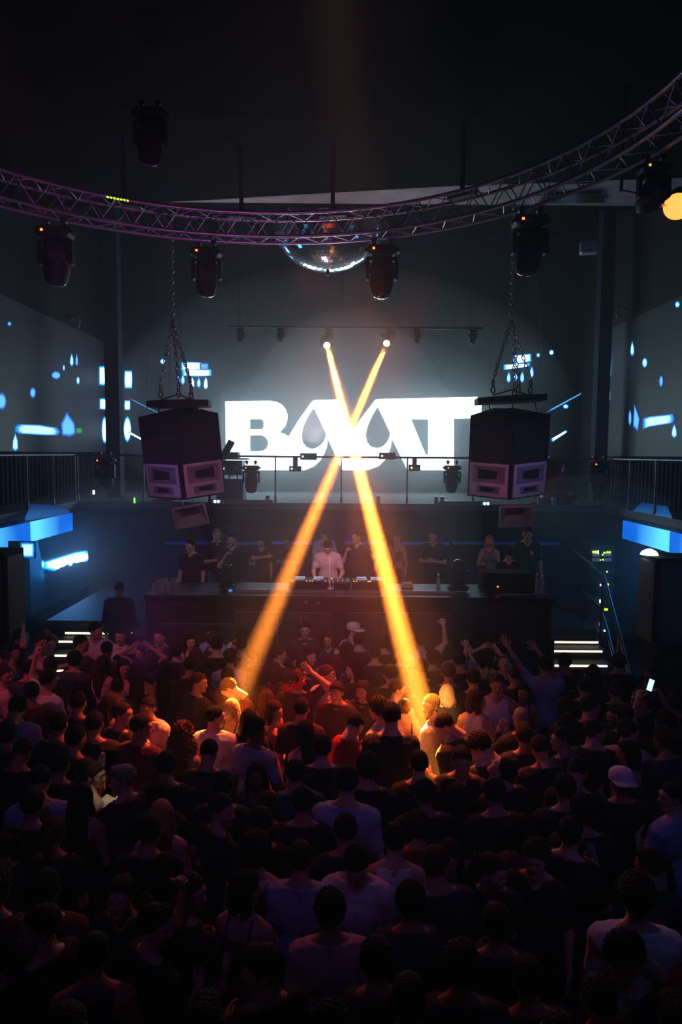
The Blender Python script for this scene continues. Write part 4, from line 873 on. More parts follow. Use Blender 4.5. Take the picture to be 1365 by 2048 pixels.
def hair_field(kind):
    f = Field((-.20, -.24, -.56) if kind in ('long', 'curlylong', 'wavy') else (-.15, -.19, -.2), (.20, .17, .20), .0062 if kind in ('long', 'curlylong', 'wavy') else .0056)
    g = {'short': 0, 'buzz': -.006, 'curly': .012, 'fringe': .004, 'slick': .0, 'bun': -.001, 'tail': -.001, 'long': .004, 'curlylong': .016, 'wavy': .008, 'quiff': .003, 'afro': .03, 'bob': .006}[kind]
    f.ell((0, -.016, .036), (.083 + g, .102 + g, .094 + g))
    X, Y, Z = f.grid()
    if kind in ('quiff', 'fringe'): f.ell((0, .05, .105), (.06, .045, .032), .03)
    # hairline: keep above a surface rising from nape to forehead
    low = -.075 if kind in ('short', 'curly', 'fringe', 'quiff', 'buzz', 'slick', 'afro') else -.10
    fr = {'fringe': .052, 'quiff': .078, 'slick': .08}.get(kind, .068)
    line = low + (fr - low) * np.clip((Y + .045) / .11, 0, 1) ** .8
    line = np.where((Y > -.02) & (np.abs(X) > .06), np.minimum(line, .012 + .5 * (Y + .02)), line)
    f.v = np.maximum(f.v, (line - Z) * .7)
    if kind in ('long', 'wavy', 'curlylong', 'bob'):
        w = 1.35 if kind == 'curlylong' else 1.0; dn = -.16 if kind == 'bob' else (-.40 if kind == 'long' else -.36)
        f.ell((0, -.075, -.06), (.085 * w, .055 * w, .11), .04)
        if kind != 'bob':
            f.ell((0, -.105, -.20), (.092 * w, .050 * w, .16), .05); f.cone((0, -.11, -.25), (0, -.125, dn), .062 * w, .03, .05)
        for sx in (-1, 1):
            f.cone((sx * .074, .0, .03), (sx * .088 * w, -.01, -.10), .024, .026 * w, .03); f.cone((sx * .088 * w, -.01, -.10), (sx * .09 * w, -.03 if kind != 'long' else .02, -.14 if kind == 'bob' else -.30), .028 * w, .016, .03)
        f.ell((0, .085, -.01), (.050, .05, .085), .01, 'sub'); f.ell((0, .02, -.17), (.05, .06, .10), .02, 'sub')
    if kind == 'tail':
        f.ell((0, -.125, .06), (.028, .03, .028), .01); f.cone((0, -.14, .05), (.01, -.165, -.10), .026, .028, .02); f.cone((.01, -.165, -.10), (.0, -.15, -.17), .026, .008, .02)
    if kind == 'bun': f.ell((0, -.10, .115), (.042, .042, .04), .012)
    if kind in ('curly', 'afro'): f.v += .0038 * gy(X, Y, Z + .3 * X, 170) + .0030 * gy(X, Y, Z, 300, 1)
    elif kind == 'curlylong': f.v += .010 * gy(X, Y, Z, 120) + .005 * gy(X, Y, Z, 230, 1)
    elif kind in ('long', 'wavy', 'bob', 'tail'):
        an = np.arctan2(X, -(Y + .02)); f.v += .0028 * np.sin(an * 26 + (Z * 22 if kind == 'long' else 6 * np.sin(Z * 28))) + .002 * np.sin(an * 57 + Z * 11)
    elif kind == 'buzz': f.v += .0008 * gy(X, Y, Z, 400)
    else:
        an = np.arctan2(X, Y + .03); f.v += .0030 * np.sin(an * 19 + 3 * np.sin(Z * 70)) * np.cos(Z * 95 + an * 4) + .0022 * gy(X, Y, Z, 210, .3)
    return f.mesh()
HAIRS = {}
def hair_mesh(kind):
    if kind not in HAIRS:
        if kind == 'cap':
            HAIRS[kind] = None
        V, F = hair_field(kind); HAIRS[kind] = to_mesh('hair', [(V, F)], [None])
    return HAIRS[kind]

# ---- poses: elbow / wrist aims for the right (+x) arm; mirrored for the left
ARM = {'down': ((.05, -.02, -.28), (.02, .08, -.24), 'relaxed'), 'bent': ((.07, -.03, -.27), (-.08, .22, .05), 'grip'), 'chest': ((.09, .05, -.26), (-.14, .19, .10), 'relaxed'),
       'mouth': ((.07, .12, -.25), (-.12, .08, .22), 'grip'), 'fist_up': ((.17, .06, .20), (-.02, .05, .25), 'fist'), 'up': ((.08, .09, .27), (-.04, .06, .25), 'open'),
       'forward': ((.03, .27, -.07), (-.03, .24, .06), 'relaxed'), 'overhead': ((.20, .03, .20), (-.21, .02, .14), 'open'), 'phone': ((.06, .20, .18), (-.10, .06, .22), 'grip'),
       'console': ((.10, .06, -.26), (-.06, .23, -.07), 'relaxed'), 'out': ((.24, .08, -.12), (.22, .10, .04), 'relaxed'), 'upin': ((-.12, .16, .20), (-.16, .06, .20), 'open'), 'upout': ((.14, .10, .20), (.13, .04, .21), 'open'), 'face': ((.10, .17, -.18), (-.13, .04, .23), 'open'),
       'straightdown': ((.04, .02, -.28), (.0, .06, -.25), 'relaxed'), 'crossed': ((.06, .04, -.27), (-.20, .15, .04), 'relaxed'), 'raised': ((.22, .05, .12), (.04, .03, .25), 'fist')}
FLEX = {'relaxed': (.35, .4, .3, .12), 'fist': (1.35, 1.5, 1.0, .0), 'open': (.08, .12, .1, .22), 'grip': (.8, .9, .5, .05)}
def nrm(v): v = np.array(v, float); return v / np.linalg.norm(v)
def hand(w, d, inward, state, sg):
    """palm, four jointed fingers of unequal length, thumb from the side of the palm"""
    d = nrm(d); n = np.array(inward, float); n = nrm(n - d * (n @ d)); s = np.cross(d, n) * sg
    f = Field(w - .17, w + .17, .0044); P = lambda a, b, c: w + s * a + d * b + n * c
    f.cone(w - d * .05, P(0, .01, 0), .025, .025, .02); R = np.stack([s, d, n], 1)
    f.ell(P(0, .052, 0), (.041, .050, .0165), .015, R=R)
    b0, b1, b2, spl = FLEX[state]
    for i, (x, L, r) in enumerate(((.031, .072, .0088), (.0105, .080, .0092), (-.0105, .075, .0088), (-.030, .060, .0078))):
        p = P(x, .088 - abs(x) * .25, .0); ang = 0; e = (s * (x / .03) * spl)
        for q, (bend, fr) in enumerate(((b0, .45), (b1, .31), (b2, .24))):
            ang += bend; dr = nrm(d * math.cos(ang) + n * math.sin(ang) + e * math.cos(ang)); p2 = p + dr * L * fr
            f.cone(p, p2, r * (1 - .08 * q), r * (1 - .08 * (q + 1)), .004); p = p2
    p = P(.030, .022, .006); t1 = nrm(s * .75 + d * .7 + n * .25); p2 = p + t1 * .042; f.cone(p, p2, .0135, .011, .008)
    t2 = nrm(s * .25 + d * .85 + n * (.75 if state in ('fist', 'grip') else .1)); f.cone(p2, p2 + t2 * .032, .0105, .0085, .005)
    return f.mesh()
class Body:
    def __init__(s, hy=0, hp=4, lean=0, R='bent', L='down', fem=False, roll=0):
        s.fem = fem; s.k = .88 if fem else 1.0; s.hy, s.hp, s.hr = hy, hp, roll
        s.T = Matrix.Translation((0, 0, .95)) @ Matrix.Rotation(math.radians(-lean), 4, 'X') @ Matrix.Translation((0, 0, -.95))
        s.Tr = np.array(s.T.to_3x3()); k = s.k; s.w = .18 * k
        s.arm = {}
        for sg, nm in ((1, R), (-1, L)):
            e, w, st = ARM[nm]; e = nrm(e) * .285; w = nrm(w) * .25
            sh = np.array((sg * s.w, -.01, 1.385)); el = sh + e * (sg, 1, 1); wr = el + w * (sg, 1, 1)
            if nm in ('up', 'upin', 'upout', 'fist_up', 'raised', 'overhead', 'phone', 'raised'): sh = sh + (0, 0, .02)
            s.arm[sg] = (s.t(sh), s.t(el), s.t(wr), st)
        s.hc = s.t((0, .025, 1.628)); s.HR = s.Tr @ rotm(hy, hp, roll)
        s.tops = {}
    def t(s, p): return np.array(s.T @ Vector(p))
    def e(s, f, c, r, k=.05, g=0): f.ell(s.t(c), r, k, R=s.Tr, g=g)
    def c(s, f, a, b, ra, rb, k=.04, g=0): f.cone(s.t(a), s.t(b), ra, rb, k, g=g)
    def torso(s, f, g=0, legs=False):
        k = s.k
        s.e(f, (0, -.005, .95), (.160 if not s.fem else .165, .112, .11), g=g); s.e(f, (0, 0, 1.10), (.142 * k, .098, .15), g=g)
        s.e(f, (0, -.002, 1.27), (.168 * k, .112, .15), .06, g=g)
        if s.fem:
            for sx in (-1, 1): s.e(f, (sx * .068, .085, 1.27), (.055, .05, .055), .03, g=g)
        for sx in (-1, 1):
            s.c(f, (sx * .05, -.01, 1.395), (sx * (s.w - .012), -.012, 1.378), .066, .058 * k, .04, g=g)
            s.c(f, (sx * .02, -.025, 1.49), (sx * .13 * k, -.018, 1.43), .045, .042, .04, g=g)
            s.c(f, (sx * .09 * k, -.035, 1.28), (sx * .1 * k, -.04, 1.38), .075, .07, .05, g=g)
    def arms(s, f, g=0, upper=1.0, fore=1.0):
        k = s.k
        for sg in (1, -1):
            sh, el, wr, st = s.arm[sg]
            f.cone(sh, sh + (el - sh) * upper, .053 * k, (.053 - .014 * upper) * k, .035, g=g)
            if fore: f.cone(el, el + (wr - el) * fore, .041 * k, (.041 - .015 * fore) * k, .02, g=g)
    def body_mesh(s):
        f = Field((-.85, -.5, .0), (.85, .9, 2.1), .0125)
        s.torso(f); s.arms(f)
        for sx in (-1, 1):
            f.cone((sx * .088, 0, .90), (sx * .10, .01, .50), .088, .056, .05); f.cone((sx * .10, .01, .50), (sx * .10, -.02, .10), .056, .038, .03)
            f.ell((sx * .1, -.035, .38), (.05, .05, .11), .03); f.cone((sx * .10, -.05, .045), (sx * .11, .12, .035), .045, .033, .03)
        f.cone(s.t((0, -.02, 1.42)), s.hc - np.array((0, .03, .06)), .060 * (.88 if s.fem else 1), .050, .03)
        parts = [f.mesh(), (HEADV * (.96 if s.fem else 1) @ s.HR.T + s.hc, HEADF)]
        for sg in (1, -1):
            sh, el, wr, st = s.arm[sg]; d = wr - el; inward = s.Tr @ np.array((-sg * 1.0, .25, .05)) if st in ('relaxed', 'grip') else s.Tr @ np.array((-sg * .25, 1, .0))
            if st == 'grip': d = nrm(d) + np.array((0, .2, 0))
            parts.append(hand(wr, d, inward, st, sg))
        eye = [s.HR @ np.array((sx * .031, .082, .010)) + s.hc for sx in (-1, 1)]
        lip = s.HR @ np.array((0, .088, -.057)) + s.hc
        def mi(c):
            m = np.zeros(len(c), int)
            for e in eye: m[np.linalg.norm(c - e, axis=1) < .0115] = 1
            q = (c - lip) @ s.HR; m[(np.abs(q[:, 0]) < .022) & (np.abs(q[:, 2]) < .011) & (np.abs(q[:, 1]) < .012)] = 2
            return m
        return to_mesh('person', parts, [None, M_EYE, M_LIP], mi)
    def top_mesh(s, kind):
        if kind in s.tops: return s.tops[kind]
        f = Field((-.85, -.45, .80), (.85, .75, 2.0), .0115); g = .018 if kind in ('tee', 'shirt') else .024 if kind == 'jacket' else .008
        s.torso(f, g=g)
        if kind not in ('crop',): s.e(f, (0, -.005, .86), (.165, .115, .14), g=g)
        if kind in ('tee', 'shirt', 'jacket'): s.e(f, (0, -.005, 1.02), (.158 * (.95 if s.fem else 1), .112, .16), .06, g=g)
        if kind == 'tee': s.arms(f, g=.017, upper=.62, fore=0)
        elif kind in ('shirt',): s.arms(f, g=.016, upper=.72, fore=0)
        elif kind == 'jacket': s.arms(f, g=.018, fore=.92)
        X, Y, Z = f.grid()
        f.v += .0030 * gy(X * .8, Y, Z * .45, 34, .5) * (1 if kind != 'tank' else .5) + .002 * gy(X, Y, Z * .6, 90, .2)
        Ti = np.array(s.T.inverted()); lx = X + 0 * Y + 0 * Z; ly = Ti[1][1] * Y + Ti[1][2] * Z + Ti[1][3] + 0 * X; lz = Ti[2][1] * Y + Ti[2][2] * Z + Ti[2][3] + 0 * X
        hem = {'tank': .90, 'crop': 1.13, 'dress': .80, 'strap': .92}.get(kind, .86)
        f.v = np.maximum(f.v, hem - lz)
        raised = (lz > 1.30) & (np.abs(lx) > s.w - .02)
        if kind in ('tee', 'shirt', 'jacket', 'tank'):
            f.v = np.maximum(f.v, np.where(raised, -1, lz - (1.485 if kind != 'tank' else 1.475)))
            f.cone(s.t((0, -.01, 1.52)), s.t((0, .09, 1.455)), .066, .050, .01, 'sub')
        if kind == 'shirt' or kind == 'jacket':
            for k_ in range(12):
                a = 2 * PI * k_ / 12; b = 2 * PI * (k_ + 1) / 12
                f.cone(s.t((.070 * math.sin(a), -.012 - .066 * math.cos(a), 1.475 - .012 * math.cos(a + PI))), s.t((.070 * math.sin(b), -.012 - .066 * math.cos(b), 1.475 - .012 * math.cos(b + PI))), .013, .013, .008)
        if kind == 'tank':
            f.v = np.maximum(f.v, .025 * 0 + (np.abs(lx) - (.125 * s.k + .06 * np.clip((1.36 - lz) / .12, 0, 1))) * .8)
        if kind in ('crop', 'dress', 'strap'):
            cut = 1.345; body = np.maximum(f.v, lz - cut)
            st = np.maximum(f.v, np.abs(np.abs(lx) - .085) - .012); st = np.maximum(st, lz - 1.485); f.v = np.minimum(body, st)
            f.v = np.maximum(f.v, np.where(lz > 1.2, np.abs(lx) - .17 * s.k, -1))
        f.v = np.maximum(f.v, -.08)
        # trim the truncation planes' border so the surface is closed
        for q in (0, -1): f.v[q] = .1; f.v[:, q] = .1; f.v[:, :, q] = .1
        s.tops[kind] = to_mesh('top', [f.mesh()], [None]); return s.tops[kind]
def trousers_mesh(fem):
    f = Field((-.26, -.24, .02), (.26, .24, 1.04), .0125)
    f.ell((0, -.005, .94), (.170, .122, .11), .05)
    for sx in (-1, 1): f.cone((sx * .088, 0, .90), (sx * .10, .01, .50), .100, .072, .03); f.cone((sx * .10, .01, .50), (sx * .10, -.02, .08), .072, .058, .03); f.ell((sx * .1, -.035, .38), (.068, .068, .12), .03)
    X, Y, Z = f.grid(); f.v += .004 * gy(X, Y, Z * .7, 45, .4); f.v = np.maximum(f.v, Z - 1.0)
    for q in (0, -1): f.v[q] = .1; f.v[:, q] = .1; f.v[:, :, q] = .1
    return to_mesh('trousers', [f.mesh()], [None])
M_EYE = pm('eye', (.24, .17, .14), .3); M_LIP = pm('lips', (.36, .12, .10), .5)
SKIN = {'l': pm('fair skin', (.62, .38, .28), .5, scale=40, var=.06), 'm': pm('tanned skin', (.48, .27, .18), .5, scale=40, var=.06), 'd': pm('dark skin', (.16, .08, .05), .45, scale=40, var=.06)}
def hairm(name, col): return pm(name, col, .75, scale=160, var=.5, bump=.9, spec=.25)
HC = {'k': hairm('black hair', (.010, .008, .008)), 'b': hairm('dark brown hair', (.035, .02, .012)), 'n': hairm('brown hair', (.09, .045, .022)), 'y': hairm('blonde hair', (.45, .28, .12)), 'w': hairm('platinum hair', (.75, .66, .55)), 'g': hairm('grey hair', (.28, .27, .27)), 'o': hairm('golden brown hair', (.30, .14, .045))}
HN = {'k': 'black', 'b': 'dark', 'n': 'brown', 'y': 'blonde', 'w': 'platinum', 'g': 'grey', 'o': 'golden brown'}
def cloth(name, col): return pm(name, col, .85, scale=60, var=.1, bump=.15)
TC = {'k': cloth('black cotton', (.012, .012, .014)), 'w': cloth('white cotton', (.72, .72, .74)), 'p': cloth('pale pink cotton', (.62, .42, .45)), 'g': cloth('grey cotton', (.22, .22, .24)), 'u': cloth('light blue cotton', (.32, .42, .62)),
      'n': cloth('navy cotton', (.03, .04, .09)), 'r': cloth('red cotton', (.45, .04, .03)), 'c': cloth('charcoal cotton', (.045, .045, .05)), 'e': cloth('dark green cotton', (.02, .10, .07)), 's': None, 'm': cloth('maroon cotton', (.14, .03, .035))}
m = cloth('blue white striped cotton', (.6, .62, .68)); nt = m.node_tree
wv = nt.nodes.new('ShaderNodeTexWave'); wv.inputs['Scale'].default_value = 22; wv.bands_direction = 'Z'; tc = nt.nodes.new('ShaderNodeTexCoord'); nt.links.new(tc.outputs['Object'], wv.inputs['Vector'])
rp = nt.nodes.new('ShaderNodeValToRGB'); rp.color_ramp.elements[0].color = (.10, .14, .30, 1); rp.color_ramp.elements[1].color = (.65, .68, .75, 1); nt.links.new(wv.outputs['Fac'], rp.inputs['Fac']); nt.links.new(rp.outputs['Color'], nt.nodes['Principled BSDF'].inputs['Base Color'])
TC['s'] = m
TN = {'k': 'black', 'w': 'white', 'p': 'pale pink', 'g': 'grey', 'u': 'light blue', 'n': 'navy', 'r': 'red', 'c': 'dark', 's': 'striped', 'e': 'dark green', 'm': 'maroon'}
JEANS = [pm('dark denim', (.02, .025, .04), .85), pm('black trousers cloth', (.01, .01, .011), .85), pm('teal denim', (.03, .13, .15), .85)]
TOPNAME = {'tee': 't_shirt', 'shirt': 'shirt', 'jacket': 'jacket', 'tank': 'tank_top', 'crop': 'crop_top', 'dress': 'dress', 'strap': 'strap_top'}
POSES = {
 'stand': dict(R='bent', L='down'), 'look_l': dict(hy=62, R='bent', L='chest'), 'look_r': dict(hy=-62, R='chest', L='bent'), 'down': dict(hp=34, lean=6, R='chest', L='bent'),
 'bow_l': dict(hy=38, hp=38, lean=14, R='chest', L='bent'), 'fist': dict(hy=-8, R='fist_up', L='bent'), 'raise': dict(hy=12, R='raised', L='bent', hp=-6), 'clap': dict(R='upin', L='upout', hp=-4, hy=12),
 'phone': dict(R='phone', L='phone', hp=-10), 'drink': dict(R='mouth', L='down', hp=-8), 'reach': dict(hy=-30, R='forward', L='overhead'), 'over': dict(hy=10, R='overhead', L='bent'),
 'back': dict(hy=30, hp=-42, R='bent', L='down'), 'faceh': dict(hy=-15, R='down', L='face', hp=8), 'lfist': dict(hy=8, L='fist_up', R='chest'),
 'wstand': dict(fem=True, R='bent', L='down'), 'wl': dict(fem=True, hy=55, R='chest', L='bent'), 'wr': dict(fem=True, hy=-55, R='bent', L='chest'), 'warm': dict(fem=True, hy=10, hp=-4, R='bent', L='raised'), 'wup': dict(fem=True, R='overhead', L='overhead', hy=-30),
 'dj': dict(hp=38, lean=13, R='console', L='console', hy=4), 'sdown': dict(R='straightdown', L='down', hp=6, hy=-12), 'crossed': dict(R='crossed', L='crossed', hp=10), 'sout': dict(R='mouth', L='out', hy=-25, hp=2)}
BODIES = {}
def body(p):
    if p not in BODIES:
        b = Body(**POSES[p]); b.me = b.body_mesh(); BODIES[p] = b
    return BODIES[p]
TROUS = trousers_mesh(False)
def child(nm, me, mat, parent, M=None):
    o = bpy.data.objects.new(nm, me); COL.objects.link(o); o.parent = parent
    if M is not None: o.matrix_local = M
    o.material_slots[0].link = 'OBJECT'; o.material_slots[0].material = mat; return o
def hat_mesh(back=False):
    m = MB(); prof = [(.098 * math.cos(a), .075 + .062 * math.sin(a)) for a in [PI / 2 * k / 8 for k in range(9)]]
    m.lathe([(.099, .035)] + prof, (0, -.014, .0), n=24)
    n = 14; pts = []; s = -1 if back else 1
    up = [(.088 * math.cos(PI * k / n), s * (.03 + (.055 + .085 * math.sin(PI * k / n))) - (.03 if back else 0), .048 - .018 * abs(math.cos(PI * k / n))) for k in range(n + 1)]
    inn = [(.092 * math.cos(PI * k / n), s * .075 * math.sin(PI * k / n), .045) for k in range(n + 1)]
    vs = up + inn; vs2 = [(x, y, z - .006) for x, y, z in vs]; N = len(vs)
    fs = [(k, k + 1, n + 2 + k, n + 1 + k) for k in range(n)]
    m.add(vs + vs2, fs + [tuple(reversed([N + q for q in f])) for f in fs] + [(k + 1, k, N + k, N + k + 1) for k in range(n)], True)
    o = m.build('cap', TC['w'], None, origin=(0, 0, 0)); me = o.data; bpy.data.objects.remove(o); return me
HATS = {False: hat_mesh(False), True: hat_mesh(True)}
def person(loc, yaw, pose, hair, hc, top, tc_, skin, scale, label, group=None, jeans=1, cap=None):
    b = body(pose); o = bpy.data.objects.new('person', b.me); COL.objects.link(o)
    o.location = loc; o.rotation_euler = (0, 0, math.radians(yaw)); o.scale = (scale,) * 3
    o.material_slots[0].link = 'OBJECT'; o.material_slots[0].material = SKIN[skin]
    tag(o, label, 'person', group)
    HM = Matrix(b.HR.tolist()).to_4x4(); HM.translation = Vector(b.hc)
    child('hair', hair_mesh(hair), HC[hc], o, HM)
    child(TOPNAME[top], b.top_mesh(top), TC[tc_], o); child('trousers', TROUS, JEANS[jeans], o)
    if cap: child('cap', HATS[cap == 'back'], TC['w'], o, HM @ Matrix.Scale(1.07, 4))
    return o, HM
